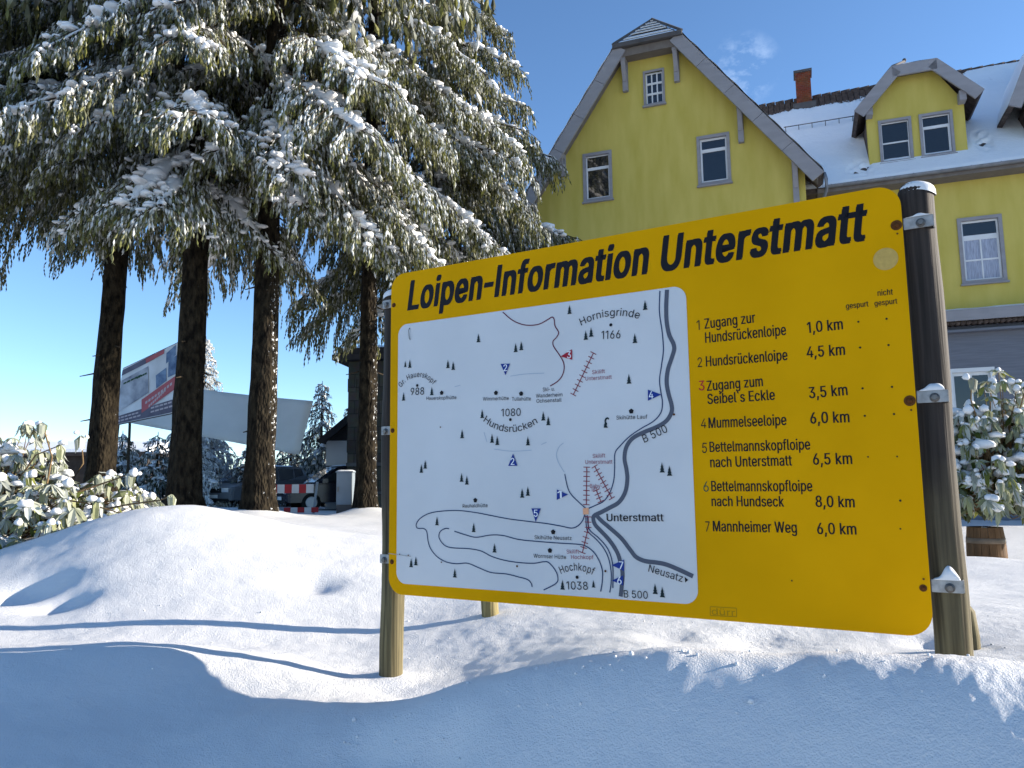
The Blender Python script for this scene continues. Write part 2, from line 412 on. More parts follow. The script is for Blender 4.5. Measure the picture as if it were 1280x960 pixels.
def curve_plate(name, outer, holes, y0, y1, m, parent=None):
    """flat plate in the xz plane with holes cut through, thickness from y0 (front) to y1"""
    cu_ = bpy.data.curves.new(name, 'CURVE'); cu_.dimensions = '2D'; cu_.fill_mode = 'BOTH'; cu_.extrude = abs(y1 - y0) / 2
    for poly in [outer] + list(holes):
        sp = cu_.splines.new('POLY'); sp.points.add(len(poly) - 1); sp.use_cyclic_u = True
        for q, (x, z) in zip(sp.points, poly): q.co = (x, z, 0, 1)
    tmp = bpy.data.objects.new('tmp', cu_); col.objects.link(tmp)
    dg = bpy.context.evaluated_depsgraph_get()
    me = bpy.data.meshes.new_from_object(tmp.evaluated_get(dg))
    bpy.data.objects.remove(tmp); bpy.data.curves.remove(cu_)
    me.transform(Matrix(((1,0,0,0),(0,0,-1,(y0+y1)/2),(0,1,0,0),(0,0,0,1))))
    me.name = name; me.materials.clear(); me.materials.append(m)
    bm = bmesh.new(); bm.from_mesh(me); bmesh.ops.remove_doubles(bm, verts=bm.verts[:], dist=1e-5); bmesh.ops.recalc_face_normals(bm, faces=bm.faces[:]); bm.to_mesh(me); bm.free()
    return link(name, me, parent)

def rrect(x0, x1, z0, z1, r, n=6):
    out = []
    for cx, cz, a0 in ((x1-r, z0+r, -90), (x1-r, z1-r, 0), (x0+r, z1-r, 90), (x0+r, z0+r, 180)):
        for i in range(n + 1):
            a = R(a0 + 90*i/n); out.append((cx + r*math.cos(a), cz + r*math.sin(a)))
    return out

# numpy gradient noise for the snow surface and lumpy shapes
_perm = rng.permutation(4096); _g = rng.uniform(0, 2*np.pi, 4096)
def pnoise(x, y):
    xi = np.floor(x).astype(int); yi = np.floor(y).astype(int); xf = x - xi; yf = y - yi
    def gr(i, j, dx, dy):
        a = _g[_perm[(_perm[i & 4095] + j) & 4095]]; return np.cos(a)*dx + np.sin(a)*dy
    s = xf*xf*xf*(xf*(xf*6-15)+10); t = yf*yf*yf*(yf*(yf*6-15)+10)
    a = gr(xi, yi, xf, yf); b = gr(xi+1, yi, xf-1, yf); c = gr(xi, yi+1, xf, yf-1); d = gr(xi+1, yi+1, xf-1, yf-1)
    return (a + s*(b-a)) + t*((c + s*(d-c)) - (a + s*(b-a)))

# positions of the print on the board, in millimetres from its lower left corner
SIGN = {
 'map': [(45,1079),(1255,1087),(1252,42),(35,44)],
 'rows': [('Loipen-Information Unterstmatt',(91,1142),(1814,1146),118,'title'),('1',(1286,927),(1296,927),32,'num'),('Zugang zur',(1313,928),(1475,931),34,'row'),('Hundsrückenloipe',(1313,881),(1566,881),35,'row'),('1,0 km',(1630,880),(1730,881),34,'row'),('2',(1284,803),(1299,803),32,'num'),('Hundsrückenloipe',(1312,803),(1566,802),34,'row'),('4,5 km',(1624,804),(1731,803),34,'row'),('3',(1285,726),(1303,726),32,'red'),('Zugang zum',(1312,723),(1488,726),33,'row'),('Seibel`s Eckle',(1312,680),(1522,681),33,'row'),('3,5 km',(1624,679),(1731,682),34,'row'),('4',(1286,603),(1303,602),31,'num'),('Mummelseeloipe',(1312,602),(1552,601),34,'row'),('6,0 km',(1623,602),(1731,601),34,'row'),('5',(1286,523),(1302,522),33,'num'),('Bettelmannskopfloipe',(1312,525),(1617,524),33,'row'),('nach Unterstmatt',(1312,476),(1562,477),33,'row'),('6,5 km',(1624,478),(1731,478),34,'row'),('6',(1286,399),(1303,399),32,'green'),('Bettelmannskopfloipe',(1312,400),(1616,399),33,'row'),('nach Hundseck',(1311,353),(1532,353),32,'row'),('8,0 km',(1624,353),(1730,352),33,'row'),('7',(1287,273),(1301,273),32,'num'),('Mannheimer Weg',(1312,274),(1565,275),33,'row'),('6,0 km',(1624,273),(1730,274),33,'row'),('nicht',(1831,970),(1871,969),18,'small'),('gespurt',(1743,942),(1804,942),17,'small'),('gespurt',(1821,941),(1881,941),16,'small'),('dürr',(1296,16),(1369,17),20,'mark')],
 'maptext': [('B 500',(1093,562),(1176,596),27,'map'),('B 500',(1003,50),(1087,51),24,'map'),('1166',(946,931),(1017,927),29,'map'),('988',(107,788),(174,786),29,'map'),('1080',(533,680),(616,678),28,'map'),('1038',(791,64),(872,67),27,'map'),('Unterstmatt',(949,300),(1150,303),25,'place'),('Neusatz',(1091,139),(1205,111),24,'map'),('Hauerskopfhütte',(186,763),(330,758),15,'hut'),('Wimmerhütte',(452,744),(566,740),14,'hut'),('Tullahütte',(579,736),(660,732),14,'hut'),('Ski- u.',(710,762),(758,762),14,'hut'),('Wanderheim',(681,741),(789,739),14,'hut'),('Ochsenstall',(683,722),(785,720),14,'hut'),('Skihütte Lauf',(994,645),(1106,643),13,'hut'),('Rauhaldhütte',(358,341),(470,344),14,'hut'),('Skihütte Neusatz',(667,232),(814,233),13,'hut'),('Wormser Hütte',(662,167),(791,167),13,'hut'),('Skilift',(907,810),(956,810),13,'lift'),('Unterstmatt',(881,789),(981,788),13,'lift'),('Skilift',(902,516),(949,517),13,'lift'),('Unterstmatt',(873,496),(975,495),13,'lift'),('Baby-',(889,413),(935,413),13,'lift'),('lift',(896,401),(916,402),13,'lift'),('Skilift',(794,186),(842,188),13,'lift'),('Hochkopf',(811,168),(896,171),13,'lift')],
 'arcs': [('Hornisgrinde',(870,988),(982,1009),(1086,987),27),('Gr. Hauerskopf',(58,822),(144,859),(218,821),22),('Hundsrücken',(453,666),(570,620),(687,649),26),('Hochkopf',(771,115),(833,130),(892,117),26)],
 'dots': [(983,978),(140,825),(572,666),(832,107)],
 'huts': [(260,787),(510,770),(619,760),(1049,671),(415,369),(742,259),(728,194)],
 'trees': [(433,972),(598,918),(622,923),(79,905),(102,900),(290,883),(315,874),(71,768),(212,781),(448,678),(710,656),(730,638),(356,605),(491,583),(514,574),(645,568),(162,476),(181,492),(353,439),(377,428),(618,379),(642,386),(886,935),(907,944),(1111,1016),(824,1036),(1070,905),(1044,766),(1151,462),(1176,451),(954,619),(238,273),(407,251),(498,179),(114,109),(137,117),(321,80),(775,62),(893,76),(1113,68),(1137,59)],
 'flags': [('2','blue',[(532,879),(573,876),(553,834)],(553,862)),('2','blue',[(561,495),(600,495),(582,540)],(580,511)),('3','red',[(785,884),(831,906),(831,868)],(819,887)),('4','blue',[(1111,741),(1110,703),(1158,721)],(1122,722)),('1','blue',[(760,408),(759,371),(804,390)],(771,390)),('5','blue',[(656,341),(695,341),(673,293)],(674,324)),('7','blue',[(1008,174),(1007,136),(962,154)],(997,155)),('6','blue',[(1003,122),(1002,89),(961,103)],(989,105))],
 'lines': [('redtrail',4,[(543,1077),(582,1043),(619,1023),(657,1013),(699,1013),(735,1026),(753,1033),(761,1023),(764,999),(778,974),(770,957),(755,943),(757,924),(778,893),(795,863),(797,835),(786,809),(766,792),(740,780)]),('road',16,[(1190,1076),(1185,1016),(1185,965),(1192,921),(1205,890),(1207,869),(1197,840),(1183,803),(1177,762),(1182,723),(1191,685),(1190,660),(1171,632),(1136,613),(1092,598),(1051,579),(1027,550),(1019,512),(1025,474),(1027,440),(1018,398),(994,364),(957,344),(928,330),(902,318),(898,305),(904,288),(917,274),(953,239),(980,202),(992,170),(1000,129),(996,88),(991,52)]),('road',15,[(909,320),(928,301),(959,277),(999,244),(1029,208),(1050,184),(1081,172),(1119,169),(1153,164),(1194,150),(1241,131)]),('trail',4,[(1165,1075),(1161,1002),(1168,932),(1170,872),(1162,822),(1153,772),(1156,729),(1160,696),(1154,662),(1128,634),(1083,611),(1042,587),(1005,555),(985,530),(982,483),(978,440),(963,398),(939,368),(910,354),(882,343)]),('trail',4,[(792,462),(802,416),(816,390),(844,364),(870,343)]),('faint',2,[(789,572),(771,558),(760,531),(769,500),(790,469)]),('faint',2,[(573,829),(632,832),(716,829)]),('faint',2,[(499,559),(574,549),(659,550)]),('faint',3,[(321,807),(348,811)]),('faint',2,[(700,569),(721,577)]),('faint',2,[(455,624),(468,586)]),('trail',4,[(867,324),(857,300),(837,281),(813,274),(774,280),(715,288),(644,294),(560,302),(485,313),(419,323),(339,330),(258,327),(198,317),(156,297),(138,275),(144,260),(174,259),(189,247),(196,209),(210,180),(240,153),(281,136),(327,131),(378,135),(428,121),(482,106),(547,104),(599,96),(635,89),(650,77),(654,64)]),('trail',4,[(700,56),(750,82),(757,104),(746,129),(722,152),(702,154),(661,147),(600,147),(537,153),(483,165),(440,182),(384,189),(304,190),(269,201),(248,226),(252,248),(275,261),(295,261)]),('trail',4,[(319,252),(373,239),(418,232),(484,242),(538,241),(601,229),(683,224),(763,221),(840,219),(869,213),(896,195),(916,167),(927,134),(926,100),(919,64)]),('trail',4,[(870,318),(871,284),(878,262),(907,238),(934,209),(951,176),(959,135),(958,94),(952,63)]),('trail',4,[(876,319),(878,288),(885,267),(915,244),(943,216),(959,185),(966,144),(964,78)])],
 'lifts': [([(914,885),(832,742)],10),([(878,485),(873,355)],9),([(908,487),(969,377)],9),([(912,405),(928,366)],4),([(879,314),(878,275),(854,191)],8)],
 'square': [(860,343),(882,345),(882,323),(861,321)],
 'arrow': [(1214,128),(1215,110),(1225,119)],
 'listdots': [(1774,899),(1850,899),(1774,821),(1850,821),(1773,699),(1851,698),(1774,618),(1851,619),(1851,372),(1846,293),(1851,497),(1775,498),(1543,133)],
 'sticker': ((1859,1078),35),
 'markbox': [(1292,40),(1374,41),(1373,15),(1291,13)],
 'screws': [(1894,1175),(1894,655),(1892,132),(15,1171),(14,649),(16,125)],
 'stains': [(1895,1148),(1896,628),(1895,157),(255,652),(1199,652),(594,134),(939,133),(58,156),(101,154),(260,134)],
}
# letter outlines: advance width and polygons, 1000 units per em
GLYPHS = {
 ' ': (188,[]),
 ',': (188,[[(38,-119),(68,71),(137,71),(84,-119)]]),
 '-': (290,[[(250,244),(250,188),(40,188),(40,244)]]),
 '.': (188,[[(95,-4),(78,-1),(63,9),(53,24),(50,41),(53,59),(63,73),(78,83),(95,87),(113,83),(128,73),(138,59),(141,41),(138,24),(128,9),(113,-1)]]),
 '0': (453,[[(227,-7),(191,-3),(158,7),(130,24),(105,48),(85,77),(69,113),(57,155),(50,202),(48,254),(50,306),(57,353),(69,395),(85,431),(106,461),(130,484),(159,502),(191,512),(227,516),(262,512),(295,502),(323,484),(348,461),(368,431),(384,395),(396,353),(403,306),(405,254),(403,202),(396,155),(384,113),(368,77),(348,48),(323,24),(295,7),(263,-3)],[(227,50),(261,56),(290,74),(306,92),(320,116),(330,144),(338,176),(342,213),(344,254),(342,295),(338,332),(330,365),(320,393),(306,416),(290,435),(261,453),(227,460),(192,453),(163,435),(147,416),(134,393),(123,365),(115,332),(111,295),(109,254),(111,213),(115,176),(123,144),(134,116),(147,92),(163,74),(192,56)]]),
 '1': (330,[[(236,509),(236,0),(172,0),(172,448),(169,448),(46,358),(46,427),(158,509)]]),
 '2': (453,[[(64,0),(64,47),(234,229),(282,282),(299,305),(311,327),(318,348),(320,371),(317,397),(308,419),(293,436),(273,449),(250,457),(224,460),(196,457),(172,447),(153,433),(139,413),(130,390),(127,362),(66,362),(68,391),(75,418),(86,442),(111,473),(143,496),(168,507),(196,513),(225,516),(254,513),(281,507),(306,497),(337,474),(361,445),(376,411),(381,372),(378,345),(371,318),(357,290),(336,259),(317,235),(294,209),(267,180),(153,60),(153,57),(389,57),(389,0)]]),
 '3': (453,[[(218,-7),(188,-5),(159,1),(133,10),(98,30),(70,57),(52,91),(44,132),(109,132),(115,107),(126,87),(144,71),(165,59),(191,52),(219,50),(248,53),(275,61),(297,74),(315,93),(325,116),(329,145),(326,172),(316,196),(299,217),(275,234),(242,244),(201,248),(157,248),(157,299),(288,448),(288,452),(70,452),(70,509),(372,509),(372,461),(211,278),(211,289),(247,290),(279,286),(308,276),(333,262),(354,244),(371,222),(383,198),(391,173),(393,145),(390,116),(383,90),(370,66),(354,45),(333,27),(309,12),(281,2),(251,-5)]]),
 '4': (453,[[(40,105),(40,158),(247,509),(311,509),(109,166),(109,163),(413,163),(413,105)],[(282,0),(282,121),(282,146),(282,318),(343,318),(343,0)]]),
 '5': (453,[[(221,-7),(192,-5),(165,1),(140,11),(108,32),(83,60),(66,93),(60,130),(122,130),(127,108),(138,89),(154,73),(173,60),(196,52),(221,50),(250,53),(276,64),(298,82),(314,104),(324,131),(328,162),(324,193),(314,221),(297,244),(275,262),(248,273),(218,277),(192,275),(167,268),(145,258),(128,246),(67,253),(96,509),(366,509),(366,452),(151,452),(134,301),(136,301),(155,315),(178,325),(203,331),(229,334),(263,330),(294,321),(321,306),(345,285),(364,260),(379,231),(388,199),(391,163),(388,132),(381,102),(369,76),(352,52),(332,32),(309,15),(282,3),(253,-4)]]),
 '6': (453,[[(226,-7),(196,-4),(168,3),(142,15),(119,31),(100,51),(84,74),(73,101),(66,130),(64,162),(68,199),(80,239),(93,268),(112,302),(137,340),(252,509),(322,509),(151,261),(145,261),(165,288),(196,307),(214,312),(235,314),(265,312),(291,305),(316,295),(346,271),(370,240),(380,215),(387,187),(389,157),(387,127),(379,98),(368,73),(352,50),(333,30),(310,14),(284,3),(257,-4)],[(226,48),(254,52),(279,63),(299,79),(314,101),(324,128),(327,157),(324,187),(314,213),(299,235),(279,251),(254,262),(226,265),(198,262),(174,252),(153,235),(138,214),(128,188),(125,158),(128,128),(138,102),(153,79),(174,63),(198,52)]]),
 '7': (453,[[(97,0),(323,448),(323,452),(62,452),(62,509),(391,509),(391,449),(165,0)]]),
 '8': (453,[[(226,-7),(193,-5),(163,1),(136,11),(101,33),(74,62),(57,96),(52,135),(55,166),(65,195),(81,220),(101,241),(125,256),(153,265),(153,267),(119,282),(93,308),(76,342),(70,380),(75,417),(90,450),(114,477),(146,498),(170,508),(197,514),(226,516),(255,514),(282,508),(306,498),(337,477),(361,450),(377,417),(382,380),(376,342),(359,308),(333,282),(300,267),(300,265),(327,256),(351,241),(372,220),(387,195),(397,166),(401,135),(395,96),(378,62),(352,33),(317,11),(289,1),(259,-5)],[(226,49),(258,52),(285,60),(307,74),(323,91),(333,113),(337,139),(333,165),(322,189),(305,208),(283,223),(256,232),(226,235),(196,232),(169,223),(147,208),(130,189),(119,165),(115,139),(119,113),(129,91),(145,74),(167,60),(195,52)],[(226,290),(252,292),(274,300),(293,313),(307,330),(316,351),(319,376),(316,399),(308,420),(294,437),(275,449),(252,457),(226,460),(200,457),(177,449),(159,437),(145,420),(136,399),(133,376),(136,351),(145,330),(159,313),(178,300),(201,292)]]),
 '9': (453,[[(226,516),(256,513),(285,506),(310,494),(333,478),(352,458),(368,434),(380,408),(387,378),(389,347),(385,309),(373,270),(359,240),(340,207),(315,168),(200,0),(130,0),(301,248),(307,248),(287,221),(257,202),(238,196),(218,195),(188,197),(161,203),(137,214),(106,237),(83,269),(72,294),(66,321),(64,352),(66,382),(73,411),(85,436),(101,459),(120,479),(143,494),(168,506),(196,513)],[(226,460),(199,457),(174,446),(154,429),(138,407),(129,381),(125,352),(129,322),(138,295),(154,274),(174,257),(199,247),(226,243),(254,247),(279,257),(299,273),(314,295),(324,321),(327,350),(324,381),(314,407),(299,429),(279,446),(254,457)]]),
 'B': (456,[[(60,0),(60,509),(241,509),(274,507),(304,501),(329,491),(359,469),(381,442),(394,410),(398,374),(395,344),(387,320),(373,301),(356,286),(336,275),(315,267),(315,262),(339,257),(363,245),(385,227),(402,203),(414,173),(418,136),(413,100),(400,67),(377,39),(344,18),(317,8),(284,2),(247,0)],[(125,57),(245,57),(281,60),(309,67),(330,80),(349,105),(355,137),(352,161),(342,184),(327,203),(306,218),(279,228),(248,231),(125,231)],[(125,285),(238,285),(265,288),(288,296),(308,309),(323,326),(333,348),(336,372),(330,403),(313,429),(283,446),(240,452),(125,452)]]),
 'E': (419,[[(60,0),(60,509),(372,509),(372,452),(125,452),(125,286),(355,286),(355,229),(125,229),(125,57),(375,57),(375,0)]]),
 'G': (520,[[(269,-7),(225,-3),(185,7),(149,25),(118,49),(91,79),(69,116),(53,157),(43,203),(40,254),(43,305),(53,352),(69,393),(91,429),(117,459),(149,484),(184,501),(223,512),(265,516),(304,513),(340,504),(374,489),(403,469),(429,445),(449,416),(465,384),(474,349),(408,349),(399,372),(387,393),(373,411),(356,427),(337,439),(315,448),(291,454),(265,456),(236,453),(209,445),(183,432),(160,414),(141,392),(125,364),(113,332),(106,295),(103,254),(106,213),(113,177),(125,145),(141,117),(161,95),(184,76),(210,63),(238,56),(269,53),(309,57),(345,71),(374,93),(396,123),(407,147),(413,173),(415,202),(434,199),(283,199),(283,256),(478,256),(478,200),(475,160),(466,124),(451,91),(431,62),(406,38),(377,19),(344,5),(308,-4)]]),
 'H': (517,[[(60,0),(60,509),(125,509),(125,289),(392,289),(392,509),(457,509),(457,0),(392,0),(392,232),(125,232),(125,0)]]),
 'I': (190,[[(62,0),(62,509),(128,509),(128,0)]]),
 'L': (393,[[(60,0),(60,509),(125,509),(125,57),(361,57),(361,0)]]),
 'M': (628,[[(60,0),(60,509),(152,509),(277,187),(287,159),(299,123),(311,84),(322,49),(307,49),(318,83),(330,121),(342,158),(352,187),(476,509),(568,509),(568,0),(504,0),(504,291),(504,327),(505,369),(506,413),(507,457),(513,457),(498,409),(482,363),(467,322),(456,291),(342,0),(286,0),(170,291),(159,321),(145,361),(129,408),(112,457),(119,457),(120,416),(121,372),(122,328),(122,291),(122,0)]]),
 'N': (523,[[(60,0),(60,509),(136,509),(343,183),(363,151),(388,107),(414,55),(405,54),(401,108),(399,157),(399,195),(399,509),(463,509),(463,0),(387,0),(202,290),(177,331),(148,381),(108,452),(119,454),(122,384),(124,328),(125,291),(125,0)]]),
 'O': (533,[[(267,-7),(225,-3),(186,7),(150,25),(119,49),(92,79),(70,115),(53,157),(44,203),(40,254),(44,305),(53,352),(70,393),(92,429),(119,459),(150,484),(186,501),(225,512),(267,516),(309,512),(348,501),(384,484),(415,459),(442,429),(464,393),(480,352),(490,305),(493,254),(490,203),(480,157),(464,115),(442,79),(415,49),(384,25),(348,7),(309,-3)],[(267,53),(296,55),(324,63),(349,76),(372,94),(392,116),(408,144),(420,176),(428,213),(430,254),(428,295),(420,332),(408,365),(392,392),(372,415),(349,433),(324,446),(296,453),(267,456),(237,453),(210,445),(184,433),(161,415),(142,392),(125,364),(113,332),(106,295),(103,254),(106,213),(113,176),(125,144),(142,117),(161,94),(184,76),(210,63),(237,55)]]),
 'R': (449,[[(60,0),(60,509),(236,509),(273,506),(305,500),(333,489),(367,465),(390,433),(401,408),(407,381),(409,352),(407,323),(401,296),(390,271),(367,240),(333,217),(305,206),(273,200),(236,198),(96,198),(96,255),(234,255),(269,258),(298,267),(319,281),(334,300),(342,324),(345,352),(342,380),(334,405),(319,425),(298,440),(269,449),(233,452),(125,452),(125,0)],[(353,0),(230,229),(303,229),(428,0)]]),
 'S': (447,[[(224,-9),(188,-7),(156,-1),(128,9),(102,23),(81,40),(64,60),(51,83),(42,109),(38,137),(104,137),(110,110),(123,88),(142,71),(166,59),(194,52),(224,49),(257,52),(286,60),(311,74),(329,92),(341,114),(346,139),(342,161),(332,179),(316,193),(296,205),(245,222),(184,239),(145,253),(112,269),(86,289),(67,313),(56,341),(52,372),(58,413),(75,448),(92,468),(113,484),(138,498),(165,508),(195,514),(227,516),(259,514),(289,508),(316,498),(351,476),(377,449),(394,415),(401,378),(337,378),(326,412),(302,437),(280,449),(254,456),(225,459),(194,456),(167,448),(145,435),(129,418),(118,398),(115,376),(119,352),(131,334),(148,319),(169,308),(212,293),(264,279),(312,264),(336,252),(359,238),(379,220),(395,198),(405,171),(408,139),(403,99),(386,64),(370,43),(349,25),(323,11),(294,0),(261,-7)]]),
 'T': (449,[[(32,452),(32,509),(417,509),(417,452),(257,452),(257,0),(193,0),(193,452)]]),
 'U': (517,[[(259,-8),(220,-6),(186,2),(154,15),(126,33),(103,55),(85,80),(71,108),(63,140),(60,173),(60,509),(124,509),(124,178),(128,144),(141,113),(160,87),(187,68),(220,56),(259,52),(298,56),(331,68),(357,87),(377,113),(389,144),(393,178),(393,509),(457,509),(457,173),(454,140),(446,108),(433,80),(414,55),(391,33),(363,15),(332,2),(297,-6)]]),
 'W': (686,[[(155,0),(16,509),(82,509),(163,196),(175,145),(187,94),(197,40),(189,40),(200,94),(211,145),(224,196),(306,509),(380,509),(462,196),(474,145),(486,94),(497,40),(488,40),(499,94),(510,145),(523,196),(603,509),(670,509),(530,0),(455,0),(368,323),(351,391),(336,475),(350,475),(335,395),(318,323),(230,0)]]),
 'Z': (438,[[(42,0),(42,46),(273,385),(306,431),(341,476),(348,454),(285,452),(223,452),(40,452),(40,509),(397,509),(397,462),(169,129),(134,81),(97,33),(90,54),(152,57),(214,57),(399,57),(399,0)]]),
 '`': (219,[[(114,429),(48,529),(116,529),(164,429)]]),
 'a': (389,[[(160,-9),(126,-5),(94,5),(68,22),(48,45),(35,73),(30,108),(34,138),(43,161),(58,179),(78,193),(100,203),(125,211),(178,220),(234,227),(265,235),(276,255),(276,257),(273,279),(267,297),(256,311),(240,322),(220,329),(196,331),(171,329),(149,322),(118,301),(100,274),(41,291),(57,322),(79,346),(104,364),(133,375),(163,382),(194,384),(239,379),(263,372),(286,360),(306,343),(322,320),(333,290),(337,251),(337,0),(277,0),(277,52),(272,52),(252,25),(236,12),(215,1),(190,-6)],[(170,45),(202,49),(228,59),(248,74),(263,93),(272,115),(276,138),(276,190),(259,182),(231,176),(200,171),(175,168),(134,159),(117,150),(103,139),(95,124),(92,105),(94,87),(102,72),(114,61),(130,52),(149,47)]]),
 'b': (424,[[(229,-8),(198,-5),(172,4),(153,17),(138,31),(118,59),(112,59),(112,0),(53,0),(53,509),(114,509),(114,319),(118,319),(137,346),(152,360),(171,373),(197,381),(229,384),(259,382),(287,374),(313,361),(335,342),(354,320),(370,293),(381,261),(388,227),(390,189),(388,151),(381,116),(370,84),(355,57),(336,34),(313,16),(288,3),(260,-6)],[(220,47),(253,51),(279,66),(301,88),(316,117),(325,151),(328,189),(325,227),(316,261),(301,290),(280,311),(253,325),(220,330),(188,325),(161,312),(140,291),(125,263),(116,229),(113,189),(116,150),(125,115),(140,86),(162,65),(188,51)]]),
 'c': (396,[[(207,-8),(174,-5),(144,3),(117,16),(93,35),(72,58),(56,85),(44,116),(37,150),(34,187),(37,225),(44,260),(56,291),(72,318),(93,341),(117,360),(144,374),(174,382),(207,384),(234,383),(260,377),(284,368),(305,356),(324,341),(340,322),(353,301),(362,277),(303,262),(290,289),(270,311),(242,325),(207,330),(173,325),(145,310),(124,287),(108,258),(99,224),(96,187),(99,151),(108,117),(124,89),(145,66),(173,51),(207,46),(243,52),(271,66),(292,89),(304,117),(363,102),(354,78),(341,56),(325,37),(306,21),(285,9),(261,-1),(235,-6)]]),
 'd': (424,[[(195,-8),(165,-6),(137,3),(111,16),(89,34),(70,57),(55,84),(43,116),(36,151),(34,189),(36,227),(43,261),(55,293),(70,320),(89,342),(112,361),(137,374),(165,382),(196,384),(228,381),(253,373),(272,360),(287,346),(306,319),(311,319),(311,509),(372,509),(372,0),(313,0),(313,59),(307,59),(287,31),(272,17),(252,4),(227,-5)],[(205,47),(236,51),(263,65),(284,86),(299,115),(309,150),(312,189),(309,229),(300,263),(284,291),(263,312),(237,325),(205,330),(172,325),(145,311),(124,290),(108,261),(99,227),(96,189),(99,151),(109,117),(124,88),(145,66),(172,51)]]),
 'e': (404,[[(212,-8),(177,-5),(145,3),(117,16),(92,35),(72,58),(56,85),(44,116),(37,150),(34,187),(36,224),(44,258),(55,290),(71,317),(91,340),(115,359),(142,373),(172,382),(205,384),(236,382),(266,374),(294,361),(319,341),(341,315),(357,282),(365,256),(370,227),(371,194),(371,169),(75,169),(75,221),(338,221),(310,202),(307,237),(298,269),(283,294),(263,314),(237,326),(205,330),(173,326),(146,313),(125,294),(109,270),(99,241),(96,211),(96,178),(100,139),(110,106),(128,80),(151,61),(179,50),(212,46),(234,48),(254,53),(271,61),(285,73),(297,88),(306,105),(365,91),(353,63),(335,39),(311,19),(283,4),(249,-5)]]),
 'f': (254,[[(228,379),(228,327),(6,327),(6,379)],[(81,0),(81,432),(84,461),(96,486),(113,505),(135,519),(161,527),(187,530),(222,527),(243,521),(227,468),(215,472),(195,474),(171,470),(154,460),(145,443),(142,419),(142,0)]]),
 'g': (425,[[(207,-151),(168,-148),(134,-140),(105,-127),(82,-110),(64,-91),(51,-69),(101,-41),(122,-66),(136,-78),(154,-88),(178,-95),(207,-97),(249,-92),(282,-75),(304,-47),(311,-6),(311,68),(306,68),(287,41),(272,28),(252,16),(227,8),(195,5),(165,7),(138,14),(113,27),(90,43),(71,65),(55,90),(43,120),(36,154),(34,191),(36,229),(43,263),(55,293),(71,320),(90,342),(112,361),(138,374),(166,382),(196,384),(228,382),(253,373),(273,360),(288,346),(308,319),(313,319),(313,379),(372,379),(372,-9),(370,-40),(363,-67),(350,-90),(324,-117),(291,-136),(265,-144),(237,-149)],[(205,59),(237,63),(264,75),(285,95),(300,121),(309,154),(312,193),(309,231),(300,264),(285,291),(264,312),(237,325),(205,330),(172,325),(145,312),(124,290),(109,262),(99,229),(96,193),(99,155),(109,123),(124,96),(145,76),(172,63)]]),
 'h': (410,[[(114,227),(114,0),(53,0),(53,509),(114,509),(114,287),(102,287),(116,319),(132,344),(152,362),(187,379),(227,384),(264,380),(295,369),(321,349),(341,321),(350,298),(355,271),(357,240),(357,0),(296,0),(296,235),(290,275),(273,304),(246,323),(210,329),(184,326),(161,317),(141,303),(126,283),(117,257)]]),
 'i': (167,[[(53,0),(53,379),(114,379),(114,0)],[(84,443),(67,446),(54,455),(44,468),(41,483),(44,499),(54,512),(67,521),(84,524),(100,521),(114,512),(123,499),(126,483),(123,468),(114,455),(100,446)]]),
 'k': (381,[[(110,137),(110,212),(121,212),(284,379),(360,379),(184,199),(177,199)],[(53,0),(53,509),(114,509),(114,0)],[(294,0),(148,186),(191,229),(372,0)]]),
 'l': (189,[[(139,-2),(101,3),(74,20),(58,47),(53,84),(53,509),(114,509),(114,99),(115,77),(120,62),(130,54),(146,52),(160,53),(170,54),(181,3),(162,-1)]]),
 'm': (610,[[(53,0),(53,379),(112,379),(112,295),(108,295),(118,323),(132,346),(151,363),(172,376),(195,384),(219,386),(257,380),(287,361),(309,331),(321,295),(312,295),(322,321),(337,343),(357,361),(381,375),(407,383),(437,386),(468,383),(497,372),(522,354),(541,328),(553,296),(557,255),(557,0),(496,0),(496,254),(490,289),(473,313),(447,326),(419,330),(395,328),(374,320),(358,307),(345,290),(338,270),(335,247),(335,0),(274,0),(274,260),(269,288),(253,311),(229,326),(199,330),(178,328),(158,320),(140,307),(126,289),(117,266),(114,238),(114,0)]]),
 'n': (410,[[(114,227),(114,0),(53,0),(53,379),(112,379),(112,287),(102,287),(116,319),(132,344),(152,362),(187,379),(227,384),(264,380),(295,369),(321,349),(341,321),(350,298),(355,271),(357,240),(357,0),(296,0),(296,235),(290,275),(273,304),(246,323),(210,329),(184,326),(161,317),(141,303),(126,283),(117,257)]]),
 'o': (415,[[(207,-8),(174,-5),(144,3),(117,16),(93,35),(72,58),(56,85),(44,116),(37,150),(34,187),(37,225),(44,260),(56,291),(72,318),(93,341),(117,360),(144,374),(174,382),(207,384),(241,382),(271,374),(299,360),(323,341),(343,318),(359,291),(371,260),(379,225),(381,187),(379,150),(371,116),(359,85),(343,58),(323,35),(299,16),(271,3),(241,-5)],[(207,46),(242,51),(270,66),(292,89),(307,117),(316,151),(319,187),(316,224),(307,258),(292,287),(270,310),(242,325),(207,330),(173,325),(145,310),(124,287),(108,258),(99,224),(96,187),(99,151),(108,117),(124,89),(145,66),(173,51)]]),
 'p': (424,[[(53,-143),(53,379),(112,379),(112,319),(118,319),(137,346),(152,360),(171,373),(197,381),(229,384),(259,382),(287,374),(313,361),(335,342),(354,320),(370,293),(381,261),(388,227),(390,189),(388,151),(381,116),(370,84),(355,57),(336,34),(313,16),(288,3),(260,-6),(229,-8),(198,-5),(173,4),(153,17),(138,31),(118,59),(114,59),(114,-143)],[(220,47),(253,51),(279,66),(301,88),(316,117),(325,151),(328,189),(325,227),(316,261),(301,290),(280,311),(253,325),(220,330),(188,325),(161,312),(140,291),(125,263),(116,229),(113,189),(116,150),(125,115),(140,86),(162,65),(188,51)]]),
